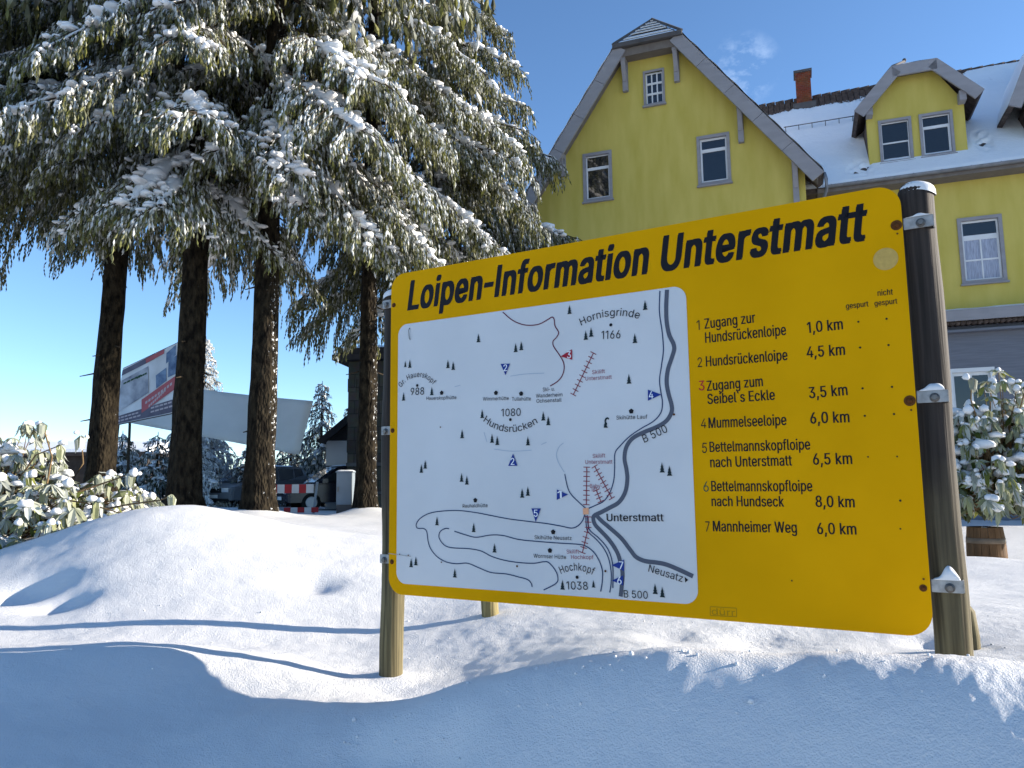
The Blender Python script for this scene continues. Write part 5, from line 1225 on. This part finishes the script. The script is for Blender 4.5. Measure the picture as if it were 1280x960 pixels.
def spruce(x, y, height, r0, zlow, label, lmax, lean=(0, 0), frost=.25, snowy=.8, per_m=3.5, bark='bark', extra=(), group='spruce trees in front of the inn', zdense=10.8, taper=.62, skip=None):
    zb = gz(x, y) - .25
    t = thing('spruce_tree', (x, y, 0), 0, label, 'tree', group)
    mb = MB(); n = 40
    pts = []; rads = []
    for k in range(n+1):
        q = k/n; z = zb+(height-zb)*q**1.25
        pts.append((lean[0]*(z-zb)/6, lean[1]*(z-zb)/6, z))
        zz = max(0, z-zb-.2)
        rads.append(max(.02, r0*(1-q**1.1*.97))*(1+.45*math.exp(-zz/.28))*(1+.02*math.sin(k*2.1+x)))
    mb.tube(pts, rads, 24)
    # roughen the trunk so its outline is not a clean cone
    for i in range(len(mb.v)):
        px, py, pz = mb.v[i]; an = math.atan2(py, px); c = (lean[0]*(pz-zb)/6, lean[1]*(pz-zb)/6)
        k = 1 + .05*math.sin(an*5+pz*1.3+x) + .035*math.sin(an*9-pz*5) + .05*max(0, math.sin(an*4+x))*math.exp(-max(0, pz-zb-.2)/.4)
        mb.v[i] = (c[0]+(px-c[0])*k, c[1]+(py-c[1])*k, pz)
    # dead stubs along the bare part
    tr = mb.build('trunk', M[bark], t)
    for k in range(6):
        st = MB()
        z = zb+1.2+(zlow-zb-1.2)*rng.random(); an = rng.uniform(0, 6.28); c = (lean[0]*(z-zb)/6, lean[1]*(z-zb)/6); rr_ = r0*.9
        p = Vector((c[0]+rr_*.8*math.cos(an), c[1]+rr_*.8*math.sin(an), z)); q = p+Vector((math.cos(an), math.sin(an), -.25))*rng.uniform(.10, .3)
        st.tube([p, q], [.018, .008], 5)
        st.build('dead_stub', M['limb'], t)
    fol, wood, snow = Acc(), Acc(), Acc()
    z = zlow; az = rng.uniform(0, 6.28)
    while z < height*.93:
        q = (z-zlow)/(height-zlow)
        L = lmax*(1-q)**taper*rng.uniform(.72, 1.08)+.25
        if z-zlow < .8: L *= .75
        az += 2.39996+rng.uniform(-.5, .5)
        vis = z < zdense
        steep = (.95 if q < .35 else .75)
        bb = steep*rng.uniform(.75, 1.15)*min(1, 2.7/L); aa = rng.uniform(.0, .22)
        c = np.array([lean[0]*(z-zb)/6, lean[1]*(z-zb)/6, z])
        if skip is None or not skip(az % (2*math.pi), z):
            limb(fol, wood, snow, c, az, L, aa, bb, nb=int((22 if vis else 8)*max(.5, L/2.8)), tl=.125 if vis else .40, dens=1.0 if vis else .55, frost0=frost, snowy=snowy if vis else .3)
        z += (1/per_m if vis else 1/3.6)*rng.uniform(.7, 1.3)
    for (z, az, L, aa, bb) in extra:
        c = np.array([lean[0]*(z-zb)/6, lean[1]*(z-zb)/6, z])
        limb(fol, wood, snow, c, az, L, aa, bb, nb=int(24*L/2.6), tl=.12, frost0=frost, snowy=.95, hang=3.7, snow_w=.17)
    wood.build('limbs', M['limb'], t); fol.build('crown', M['spruce'], t, smooth=False); snow.build('snow_cover', M['snow_small'], t)
    return t

spruce(-7.8, 14.6, 23, .265, 7.1, 'leftmost spruce, its bare dark trunk rising beside the advertising banner', 4.3, (.12, 0), .07, .5, taper=.5,
       extra=((7.0, 3.5, 4.0, .1, .55), (8.0, 3.0, 4.2, .15, .6), (9.0, 3.3, 4.2, .2, .55), (8.2, -1.5, 2.8, .1, .9), (7.4, 3.9, 4.6, .1, .5), (9.5, -2.3, 3.4, .1, .8), (10.5, 3.2, 4.4, .2, .6), (10.2, 3.8, 4.6, .2, .6)))
spruce(-5.38, 12.7, 22, .26, 6.0, 'spruce with straight trunk overlapping the right end of the advertising banner', 3.0, (.03, 0), .13, .8, taper=.5,
       extra=((5.9, -1.1, 1.5, .1, 1.1), (5.9, -.4, 1.6, .1, 1.1), (6.2, -2.2, 1.5, .1, 1.0), (6.4, -1.6, 2.1, .1, 1.0), (7.6, -2.0, 2.4, .15, 1.0), (8.6, -1.3, 2.6, .2, .9)))
spruce(-4.15, 12.7, 22, .25, 6.0, 'thick spruce in the middle with snow plastered up the right side of its trunk', 3.1, (.03, 0), .17, .9, bark='bark_snowy', taper=.5,
       extra=((7.0, -.15, 2.9, .05, 1.05), (6.5, -.5, 2.3, .05, 1.0), (6.0, -.2, 2.1, .05, .85), (6.2, -1.0, 1.7, .1, 1.0), (7.9, -.3, 3.0, .1, 1.1), (8.8, -.1, 3.0, .1, 1.0), (7.2, -1.1, 2.3, .1, 1.1)))
spruce(-2.92, 15.4, 21, .215, 6.7, 'slimmer spruce just left of the board in front of the stone building', 3.3, (.02, 0), .13, .75, bark='bark_snowy', taper=.55, extra=((8.6, -.1, 3.4, .1, .9), (9.6, -.3, 3.2, .1, .9), (7.4, -.4, 3.2, .1, 1.0)))
spruce(-1.75, 18.0, 17, .22, 5.6, 'dark spruce rising behind the board with its boughs reaching towards the gable', 3.2, (0, 0), .06, .55, per_m=4.2, zdense=13, extra=((7.6, -.05, 3.4, .05, .45), (6.4, -.2, 3.1, .05, .5), (9.6, .1, 2.9, .1, .5), (5.4, -.3, 3.1, .05, .42)))

# ------------------------------------------------------------------ small conifers far behind
def far_conifer(x, y, height, r, label, frost=.3, zlow=.2, per_m=13, tl=.26):
    t = thing('conifer', (x, y, 0), 0, label, 'tree', 'young conifers behind the trunks')
    zb = gz(x, y)-.2
    mb = MB(); mb.tube([(0, 0, zb), (0, 0, zb+(height-zb)*.5), (0, 0, height)], [.12, .07, .01], 8); mb.build('trunk', M['limb'], t)
    fol, wood, snow = Acc(), Acc(), Acc()
    z = zb+zlow+.2; az = rng.uniform(0, 6)
    while z < height-.1:
        q = (z-zb)/(height-zb); L = r*(1-q)**.85*rng.uniform(.8, 1.1)+.12; az += 2.4+rng.uniform(-.4, .4)
        limb(fol, wood, snow, np.array([0, 0, z]), az, L, .15, .55, nb=max(5, int(13*L/1.2)), tl=tl*max(.45, min(1, L)), dens=.9, frost0=frost, snowy=.55, hang=1.6, br=.5, thick=.02, snow_w=.12)
        z += 1/per_m*rng.uniform(.7, 1.3)
    fol.build('crown', M['fir'], t, smooth=False); wood.build('limbs', M['limb'], t); snow.build('snow_cover', M['snow_small'], t)
far_conifer(-7.7, 31, 4.9, 1.35, 'slim snowy conifer with a pointed top right of the thick trunk', .14)
far_conifer(-6.4, 33, 5.9, 1.8, 'fuller dark conifer beside the shed roof', .08)
far_conifer(-9.2, 32, 3.3, 1.5, 'low dark conifer behind the dark car', .15)
far_conifer(-12.1, 30, 6.6, 1.6, 'snow covered conifer rising above the grey tarpaulin', .6)
far_conifer(-10.7, 26.5, 2.35, 1.1, 'bright snowy young conifer under the tarpaulin, left of the thick trunk', .5)
far_conifer(-12.9, 28, 2.7, 1.7, 'dark young conifer under the left end of the tarpaulin', .12)
far_conifer(-15.2, 30, 2.9, 1.8, 'dark young conifer behind the leftmost trunk', .15)
far_conifer(-9.4, 27.5, 2.2, 1.1, 'dark young conifer hidden partly by the thick trunk', .15)

# ------------------------------------------------------------------ rhododendrons: drooping leaf rosettes capped with snow
def rosettes(P, size, up, acc, snow, snow_p=.7, frost=.15, droop=None):
    n = len(P); K = 10
    for q in range(n):
        s = size[q]; ax = unit(up[q]+rng.normal(0, .15, 3)); ref = rng.normal(size=3); A = unit(np.cross(ax, ref)); B = np.cross(ax, A)
        dr = rng.uniform(.35, 1.35) if droop is None else droop
        tintc = rng.uniform(.2, .9)
        Vs, Fs, fr, ti = [], [], [], []
        for k in range(K):
            an = 2*math.pi*k/K+rng.uniform(-.3, .3); out = A*math.cos(an)+B*math.sin(an)
            L = s*rng.uniform(.55, 1.2); w = L*.15
            sd = np.cross(out, ax)
            c = [P[q]+out*(L*t*math.cos(dr*min(1, t*1.4)))-np.array([0, 0, 1])*(L*t*math.sin(dr*min(1.0, t*1.5)))*1.0+ax*.01 for t in (0.04, .35, .7, 1.0)]
            wd = (.25*w, w, w*.9, 0.02*w)
            for cc, ww in zip(c, wd):
                Vs += [cc-sd*ww, cc-ax*ww*.45, cc+sd*ww]
            o = k*12
            for r_ in range(3):
                a = o+r_*3
                Fs += [(a, a+1, a+4), (a, a+4, a+3), (a+1, a+2, a+5), (a+1, a+5, a+4)]
            f0 = np.clip(rng.normal(frost, .15), 0, .8); fr += [f0]*12; ti += [np.clip(tintc+rng.normal(0, .2), 0, 1)]*12
        acc.add(np.array(Vs), np.array(Fs), np.array(fr), np.array(ti))
        for _ in range(rng.poisson(snow_p*1.5)):
            r_ = s*rng.uniform(.13, .33)
            add_blob(snow, P[q]+ax*s*.02+np.array([0, 0, .0])+rng.normal(0, .24*s, 3)*np.array([1, 1, .35]), np.array([r_*rng.uniform(.8, 1.25), r_*rng.uniform(.8, 1.25), r_*rng.uniform(.7, 1.3)]))
_bm = bmesh.new(); bmesh.ops.create_icosphere(_bm, subdivisions=2, radius=1.0)
_IV = np.array([v.co[:] for v in _bm.verts]); _IF = np.array([[w.index for w in f.verts] for f in _bm.faces]); _bm.free()
def add_blob(acc, c, r):
    ph = rng.uniform(0, 6.28, 4)
    k = 1+.16*np.sin(3*_IV[:, 0]+ph[0])*np.sin(3*_IV[:, 1]+ph[1])+.10*np.sin(5*_IV[:, 2]+4*_IV[:, 0]+ph[2])
    V = _IV*r*k[:, None]; V[:, 2] = np.where(V[:, 2] < 0, V[:, 2]*.7, V[:, 2])
    acc.add(c+V, _IF)

def rhododendron(loc, label, dims, n, size, snow_p, sprigs=(), zscale=1.0, frost=.30, inner=700):
    t = thing('rhododendron_bush', loc, 0, label, 'bush')
    fol, wood, snow = Acc(), Acc(), Acc()
    P = []; U = []
    while len(P) < n:
        d = unit(rng.normal(size=3)); d[2] = abs(d[2])*1.0
        k = rng.uniform(.72, 1.03)*(1+.16*math.sin(d[0]*5+1)*math.sin(d[1]*4+2)+.1*math.sin(d[0]*11))
        p = d*np.array(dims)*k
        P.append(p); U.append(unit(d*np.array([1, 1, .8])+np.array([0, 0, .75])))
    P = np.array(P); U = np.array(U)
    rosettes(P, size*rng.uniform(.75, 1.25, n), U, fol, snow, snow_p, frost)
    # loose leaves and twigs inside so that one does not look straight through
    for p, u in zip(P, U):
        q0 = p*rng.uniform(.25, .6); mid = (q0+p)/2+rng.normal(0, .05, 3)
        tube_arr(wood, np.array([q0, mid, p]), np.array([.007, .005, .004])*size/.13, 4)
    c = inner
    d = unit(rng.normal(size=(c, 3))); d[:, 2] = np.abs(d[:, 2])
    pp = d*np.array(dims)*rng.uniform(.35, .95, (c, 1))
    tufts(fol, pp, unit(rng.normal(size=(c, 3))*.7+np.array([0, 0, -.8])), size*rng.uniform(.8, 1.3, c), .2, np.clip(rng.normal(.05, .1, c), 0, 1), rng.uniform(0, .35, c), 0)
    for k in range(int(n*.27)):
        p = P[rng.integers(n)]*rng.uniform(.85, .98); add_blob(snow, p, size*rng.uniform(.3, 1.0, 3)*np.array([1.15, 1.15, .6]))
    for pts in sprigs:
        A = np.array(pts, float); tube_arr(wood, A, np.linspace(.009, .005, len(A))*size/.13, 5)
        u = unit(A[-1]-A[-2]); rosettes(A[-1:], np.array([size*1.1]), np.array([unit(u*.4+np.array([0, 0, 1])*.9)]), fol, snow, .7, frost, droop=1.3)
    fol.build('leaves', M['rhodo'], t, smooth=False); wood.build('twigs', M['twig'], t); snow.build('snow_clumps', M['snow_small'], t)
    return t
rhododendron((-4.62, 6.9, .22), 'wide evergreen bush with drooping snow capped leaves left of the spruce trunks', (1.45, 1.0, .90), 680, .125, .75,
             sprigs=([(1.05,-.2,.35),(1.35,-.25,.40),(1.62,-.3,.43),(1.72,-.3,.47)], [(.75,-.2,.5),(.95,-.3,.75),(.92,-.3,.98)], [(.9,-.3,.5),(1.2,-.2,.62),(1.3,-.2,.66)], [(.4,-.3,.6),(.6,-.4,.82),(.80,-.4,.90)], [(.2,-.2,.7),(.05,-.3,.95)], [(.75,-.5,.4),(.8,-.5,.8),(.70,-.5,1.08)], [(-.3,-.2,.7),(-.1,-.3,1.02)], [(.5,-.4,.5),(1.1,-.5,.42),(1.5,-.5,.30)]))
rhododendron((5.75, 9.25, .35), 'tall evergreen shrub heaped with snow growing by the barrel right of the board', (.95, .75, 1.42), 460, .15, .85, frost=.22,
             sprigs=([(-.3,-.3,.9),(-.45,-.4,1.3),(-.42,-.4,1.55)], [(.1,-.3,1.0),(.2,-.4,1.45)]), inner=420)

# ------------------------------------------------------------------ things around the car park
def quad_plate(name, pts, m, parent, t=.02, n=(0, 1, 0), bow=0.0, nx=1, nz=1, off=0.0):
    """sheet through four corners (TL,TR,BR,BL), with real thickness and a slight sag"""
    TL, TR, BR, BL = [Vector(p) for p in pts]; n = Vector(n)
    vs = []; fs = []
    for side in (0, 1):
        for i in range(nx+1):
            for j in range(nz+1):
                a, b = i/nx, j/nz
                p = (TL.lerp(TR, a)).lerp(BL.lerp(BR, a), b)
                p = p + n*(bow*math.sin(math.pi*a)*math.sin(math.pi*b*.8+.3)+off+t*side) + Vector((0, 0, -abs(bow)*.35*math.sin(math.pi*a)*(1-b)))
                vs.append(p)
    N = (nx+1)*(nz+1); I = lambda s, i, j: s*N+i*(nz+1)+j
    for i in range(nx):
        for j in range(nz):
            fs.append((I(0,i,j), I(0,i+1,j), I(0,i+1,j+1), I(0,i,j+1))); fs.append((I(1,i,j), I(1,i,j+1), I(1,i+1,j+1), I(1,i+1,j)))
    for i in range(nx):
        for j in (0, nz): fs.append((I(0,i,j), I(1,i,j), I(1,i+1,j), I(0,i+1,j)))
    for j in range(nz):
        for i in (0, nx): fs.append((I(0,i,j), I(0,i,j+1), I(1,i,j+1), I(1,i,j)))
    mb = MB(); mb.add(vs, fs, nx > 1); return mb.build(name, m, parent)

# advertising banner hung between the two left trunks, further back
ban = thing('advertising_banner', (-9.5, 20, 0), 0, 'white advertising banner with a red slanted box between the two left trunks', 'banner')
T4 = [Vector(p) for p in ((-.85, .25, 3.86), (.86, -.2, 4.50), (.92, -.2, 2.66), (-1.02, .25, 2.36))]
quad_plate('sheet', T4, M['poster_white'], ban, .02)
def on(a, b): return (T4[0].lerp(T4[1], a)).lerp(T4[3].lerp(T4[2], a), b)
nb_ = (T4[1]-T4[0]).cross(T4[3]-T4[0]).normalized()
nb_ = nb_ if nb_.y < 0 else -nb_
def patch(name, m, corners, off=.006):
    mb = MB(); mb.add([on(a, b)+nb_*off for a, b in corners], [tuple(range(len(corners)))]); return mb.build(name, M[m], ban)
patch('printed_slope', 'poster_slope', [(.02,.22),(.46,.16),(.50,.60),(.02,.80)], .005)
patch('title_stripe', 'poster_navy', [(.0,.03),(.56,.0),(.56,.09),(.0,.13)]); patch('title_stripe', 'poster_red', [(.40,.02),(.72,.0),(.72,.07),(.42,.10)], .009)
patch('printed_photo', 'poster_blue', [(.60,.36),(.77,.30),(.78,.50),(.62,.57)]); patch('printed_photo', 'poster_blue', [(.80,.20),(.99,.17),(.98,.44),(.80,.46)]); patch('printed_photo', 'poster_blue', [(.76,.08),(.92,.02),(.92,.17),(.76,.24)])
patch('red_box', 'poster_red', [(.40,.68),(.93,.47),(.93,.66),(.42,.90)], .009)
for r_, (a0, a1) in enumerate(((.46,.88),(.52,.78))):
    for k in range(9):
        s0, s1 = k/9+.015, (k+1)/9-.02
        A = lambda s: (a0+(a1-a0)*s, .735-.19*s+r_*.085-(a0-.46)*.3)
        p, q = A(s0), A(s1)
        patch('small_print', 'poster_pale', [(p[0], p[1]), (q[0], q[1]), (q[0], q[1]+.04), (p[0], p[1]+.04)], .012)
patch('dark_footer', 'poster_navy', [(.0,.86),(1.0,.80),(1.0,.99),(.0,.995)], .006)
for k, (a0, a1, b) in enumerate(((.05,.38,.885),(.05,.42,.94),(.56,.95,.845),(.56,.97,.905))):
    for q in range(6):
        x0, x1 = a0+(a1-a0)*q/6, a0+(a1-a0)*(q+.8)/6; f = lambda x: b-.055*(x-a0)
        patch('small_print', 'poster_pale', [(x0, f(x0)), (x1, f(x1)), (x1, f(x1)+.025), (x0, f(x0)+.025)], .010)
for k, (a0, a1, b) in enumerate(((.06,.36,.28),(.28,.45,.27))):
    for q in range(5):
        x0, x1 = a0+(a1-a0)*q/5, a0+(a1-a0)*(q+.85)/5
        patch('small_print', 'print_green', [(x0, b-.1*(x0-a0)), (x1, b-.1*(x1-a0)), (x1, b-.1*(x1-a0)+.03), (x0, b-.1*(x0-a0)+.03)], .010)
mb = MB()
for p, q in ((T4[0], T4[1]), (T4[3], T4[2])): mb.bar(p-nb_*.03, q-nb_*.03, .04, .04)
mb.bar(T4[0]-nb_*.05, Vector((T4[3].x-.02, T4[3].y+.03, -.2)), .05, .05); mb.bar(T4[1]-nb_*.05, Vector((T4[2].x+.06, T4[2].y+.03, -.2)), .05, .05)
mb.build('frame', M['trim_dark'], ban)

tp = thing('tarpaulin', (-9.2, 24, 0), 0, 'plain grey tarpaulin sheet stretched behind the trunks', 'tarpaulin')
quad_plate('sheet', [(-2.9, .5, 4.15), (3.27, -1.2, 3.21), (2.99, -1.6, 1.61), (-2.8, .0, 2.72)], M['tarp'], tp, .02, bow=.16, nx=20, nz=8)
mb = MB(); mb.bar((-2.9, .25, 4.2), (-2.85, .25, -.2), .06, .06); mb.build('support_post', M['limb'], tp)

# dark stone block behind the right trunk
tw = thing('stone_building', (-3.0, 24.0, 0), -.12, 'flat roofed building of dark stone blocks half hidden by the board', 'building')
mb = MB(); mb.box(-2.22, 2.6, 0, 5, -.6, 4.62); mb.build('wall', M['stone'], tw)
mb = MB(); mb.box(-2.65, 3.0, -.35, 5.3, 4.625, 4.80); mb.box(-2.50, 2.9, -.2, 5.2, 4.802, 5.02); rf = mb.build('roof', M['house_dark'], tw)
snow_slab('snow_cover', -2.5, 2.9, -.22, 5.2, lambda x, y: 5.02, .10, rf, 30, 20, 8)
mb = MB(); mb.box(-2.24, 2.62, -.05, -.002, 1.30, 1.40); mb.box(-2.24, 2.62, -.05, -.002, .42, .50); mb.build('stone_course', M['trim_dark'], tw)
mb = MB()
for k in range(5): mb.box(-2.23, -1.95, -.03, -.002, -.2+.96*k, .22+.96*k)
mb.build('corner_stone', M['stone'], tw)

sh = thing('shed', (-5.9, 27.0, 0), .05, 'small white walled shed with dark pitched roof left of the stone building', 'shed')
mb = MB(); mb.box(-.62, 2.0, 0, 3.5, -.5, 2.25); mb.build('wall', M['shed_white'], sh)
mb = MB(); mb.box(-.63, 2.01, -.012, -.001, 1.34, 1.38); mb.build('wall_joint', M['trim_dark'], sh)
mb = MB(); mb.prism([(-.95, 2.20), (-.62, 2.20), (.9, 3.45), (2.4, 2.20), (2.6, 2.26), (.9, 3.78)], -.30, 3.7); mb.prism([(-.6, 2.252), (2.0, 2.252), (.75, 3.30)], -.02, .1)
r_ = mb.build('roof', M['shed_roof'], sh)

# low snow-roofed building at the far left
lb = thing('low_building', (-24, 42, 0), .10, 'long low building with snow on its roof at the left edge', 'building')
mb = MB(); mb.box(-9, 3.5, 0, 6, -.5, 2.4); mb.build('wall', M['house_dark'], lb)
mb = MB(); mb.prism([(-9.6, 2.40), (4.1, 2.40), (4.1, 2.58), (-9.6, 2.58)], -.5, 6.4); rf = mb.build('roof', M['shed_roof'], lb)
mb = MB(); mb.add([(-9.6,-.5,2.59),(4.1,-.5,2.59),(4.1,6.4,2.59),(-9.6,6.4,2.59),(-9.5,-.45,2.75),(4.0,-.45,2.75),(4.0,3,3.35),(-9.5,3,3.35),(4.0,6.3,2.75),(-9.5,6.3,2.75)], [(0,1,5,4),(4,5,6,7),(7,6,8,9),(3,9,8,2),(1,2,8,6,5),(0,4,7,9,3)])
mb.build('snow_cover', M['roof_snow'], rf)
mb = MB()
gxs = np.linspace(-15.5, -11.2, 26); vs = []; fs = []
for i_, x in enumerate(gxs):
    for j_, y in enumerate(np.linspace(23.0, 25.2, 10)): vs.append((x, y, gz(x, y)+.05+.45*math.exp(-((y-24.4)/.8)**2)*math.exp(-((x+13.4)/1.6)**2)+.01*math.sin(i_*3+j_*2)))
for i_ in range(25):
    for j_ in range(9): fs.append((i_*10+j_, (i_+1)*10+j_, (i_+1)*10+j_+1, i_*10+j_+1))
mb.add(vs, fs, True)
tag(mb.build('grass_bank', M['grass']), kind='structure')

# cars
def car(name, loc, rz, paint, label, group='parked cars'):
    t = thing(name, loc, rz, label, 'car', group)
    # side profile, nose towards -x, width along y
    body = [(-2.05,.30),(-2.08,.55),(-2.0,.74),(-1.15,.90),(-.95,.92),(1.95,.95),(2.08,.80),(2.10,.40),(2.02,.28)]
    W = .84
    mb = MB(); n = len(body)
    secs = [(-W, .96, .0), (-W*.93, 1.0, .0), (W*.93, 1.0, .0), (W, .96, .0)]
    vs = []
    for y, k, _ in secs: vs += [(x*k, y, .30+(z-.30)*(.97 if abs(y) == W else 1)) for x, z in body]
    fs = [tuple(range(n)), tuple(range(4*n-1, 3*n-1, -1))]
    for s in range(3): fs += [(s*n+i, (s+1)*n+i, (s+1)*n+(i+1) % n, s*n+(i+1) % n) for i in range(n)]
    mb.add(vs, fs); bd = mb.build('body', M[paint], t, bevel=.03)
    cab = [(-1.15,.90),(-.42,1.42),(-.2,1.47),(1.55,1.47),(1.80,1.38),(2.02,.94)]
    mb = MB(); n = len(cab); vs = []
    for y, k in ((-.79, 0), (-.66, 1), (.66, 1), (.79, 0)):
        vs += [(x, y if not (k == 0 and z > 1.2) else y*.86, z) for x, z in cab]
    fs = [tuple(range(n)), tuple(range(4*n-1, 3*n-1, -1))]
    for s in range(3): fs += [(s*n+i, (s+1)*n+i, (s+1)*n+(i+1) % n, s*n+(i+1) % n) for i in range(n)]
    mb.add(vs, fs); mb.build('cabin', M[paint], t, bevel=.03)
    for sd in (-1, 1):
        for x0, x1, x2, x3 in ((-.93, .28, .28, -.38), (.36, 1.15, 1.15, .36), (1.22, 1.80, 1.66, 1.22)):
            def yy(z): return sd*(.79-(.11)*(z-.90)/.55+.004)
            mb = MB(); mb.add([(x0, yy(.96), .96), (x1, yy(.96), .96), (x2, yy(1.38)*1.0, 1.38), (x3, yy(1.38), 1.38)], [(0, 1, 2, 3)])
            mb.build('side_window', M['car_glass'], t)
        for x in (-1.28, 1.28):
            mb = MB(); mb.tube([(x, sd*.66, .30), (x, sd*.85, .30)], [.30, .30], 24, smooth=False); w = mb.build('wheel', M['rubber'], t)
            mb = MB(); mb.tube([(x, sd*.851, .30), (x, sd*.862, .30)], [.19, .17], 20, smooth=False); mb.build('rim', M['hub'], w)
        mb = MB(); mb.box(-2.085, -1.93, sd*.55-.16, sd*.55+.16, .58, .72); mb.build('headlight', M['lamp'], t)
        mb = MB(); mb.box(-.98, -.80, sd*.93-.09, sd*.93+.09, .92, 1.05); mb.build('mirror', M[paint], t)
    mb = MB(); mb.add([(-1.13,-.64,.935),(-1.13,.64,.935),(-.46,.58,1.425),(-.46,-.58,1.425)], [(0,1,2,3)]); o = mb.build('windscreen', M['car_glass'], t); o.location = (-.012, 0, .008)
    mb = MB(); mb.box(-2.10, -2.085, -.26, .26, .38, .49); mb.build('number_plate', M['plate'], t)
    mb = MB(); mb.box(-2.07, -2.03, -.7, .7, .28, .36); mb.box(-2.095, -2.02, -.42, .42, .56, .70); mb.build('grille', M['rubber'], t)
    snow_slab('snow_cover', -.35, 1.5, -.55, .55, lambda x, y: 1.472, .04, t, 20, 8, 5)
    return t
car('parked_car', (-5.75, 26.2, gz(-5.75, 26.2)-.02), .52, 'car_dark', 'dark car standing behind the red and white barrier')
car('parked_car', (-9.35, 28.2, gz(-9.35, 28.2)-.02), 1.15, 'car_grey', 'grey car mostly hidden behind the thick snowy trunk')

# red and white barrier
bx = thing('barrier', (-4.70, 17, gz(-4.7, 17)), .0, 'red and white striped barrier on a thin grey post between the trunks', 'barrier')
for a in range(6):
    x0 = -.62+.158*a
    mb = MB(); mb.box(x0+.001, x0+.157, -.012, .012, .42, .61)
    mb.build('stripe', M['barrier_red' if a % 2 == 0 else 'barrier_white'], bx)
for q_ in ((.40, .32), (-.60, -.60)):
    mb = MB(); mb.bar((q_[0], .04, .66), (q_[1], .04, -.1), .045, .045, up=(0, 1, 0)); mb.build('post', M['cabinet'], bx)
mb = MB()
for a in range(5):
    x0 = -.30+.15*a; mb.cur = a % 2; mb.box(x0+.001, x0+.149, -.05, -.015, .0, .11)
mb.build('foot_board', [M['barrier_red'], M['barrier_white']], bx)

cb = thing('electrical_cabinet', (-3.40, 15.6, gz(-3.40, 15.6)), 0, 'grey electrical cabinet standing against the slim spruce', 'cabinet')
mb = MB(); mb.box(-.155, .16, 0, .30, .22, .86); mb.build('box', M['cabinet'], cb, bevel=.008)
mb = MB(); mb.box(-.17, .175, -.015, .32, .862, .89); mb.build('lid', M['cabinet'], cb)
snow_slab('snow_cover', -.17, .175, -.015, .32, lambda x, y: .89, .03, cb, 8, 8, 2)
mb = MB(); mb.box(-.15, .155, .01, .29, -.2, .218); mb.build('plinth', M['trim_dark'], cb)
mb = MB(); mb.box(-.13, -.11, -.022, -.001, .48, .58); mb.build('handle', M['bolt'], cb)

# wooden barrel under the shrub
br_ = thing('wooden_barrel', (5.42, 9.0, gz(5.42, 9.0)-.12), 0, 'old wooden half barrel with metal hoops under the right shrub', 'barrel')
br_.scale = (.84, .84, 1)
H_ = .62
for k in range(16):
    a0, a1 = 2*math.pi*(k+.03)/16, 2*math.pi*(k+.97)/16
    vs = []
    for z in (0, .16, .31, .46, H_):
        r_ = .215+.028*math.sin(math.pi*z/H_)
        for a in (a0, (a0+a1)/2, a1):
            for dr in (0, -.022): vs.append(((r_+dr)*math.cos(a), (r_+dr)*math.sin(a), z))
    fs = []
    for q in range(4):
        b = q*6; c = b+6
        fs += [(b,b+2,c+2,c),(b+2,b+4,c+4,c+2),(b+1,c+1,c+3,b+3),(b+3,c+3,c+5,b+5),(b,c,c+1,b+1),(b+4,b+5,c+5,c+4)]
    fs += [(0,1,3,2),(2,3,5,4),(24,26,27,25),(26,28,29,27)]
    mb = MB(); mb.add(vs, fs); mb.build('stave', M['barrel'], br_)
for z in (.14, .47):
    mb = MB(); vs = []; fs = []; n = 32
    for k in range(n):
        for zz, rr_ in ((z-.03, .003), (z+.03, .003)):
            r_ = .215+.028*math.sin(math.pi*zz/H_)+rr_; a = 2*math.pi*k/n; vs.append((r_*math.cos(a), r_*math.sin(a), zz)); vs.append(((r_-.004)*math.cos(a), (r_-.004)*math.sin(a), zz))
    for k in range(n):
        a, b = k*4, ((k+1) % n)*4
        fs += [(a, b, b+2, a+2), (a+1, a+3, b+3, b+1), (a+2, b+2, b+3, a+3), (a, a+1, b+1, b)]
    mb.add(vs, fs, True); mb.build('hoop', M['hoop'], br_)
mb = MB(); mb.tube([(0, 0, .50), (0, 0, .52)], [.19, .19], 20); mb.build('soil', M['limb'], br_)
mb = MB(); mb.blob((0, 0, .53), (.17, .17, .08), 4); mb.build('snow_filling', M['snow_small'], br_)
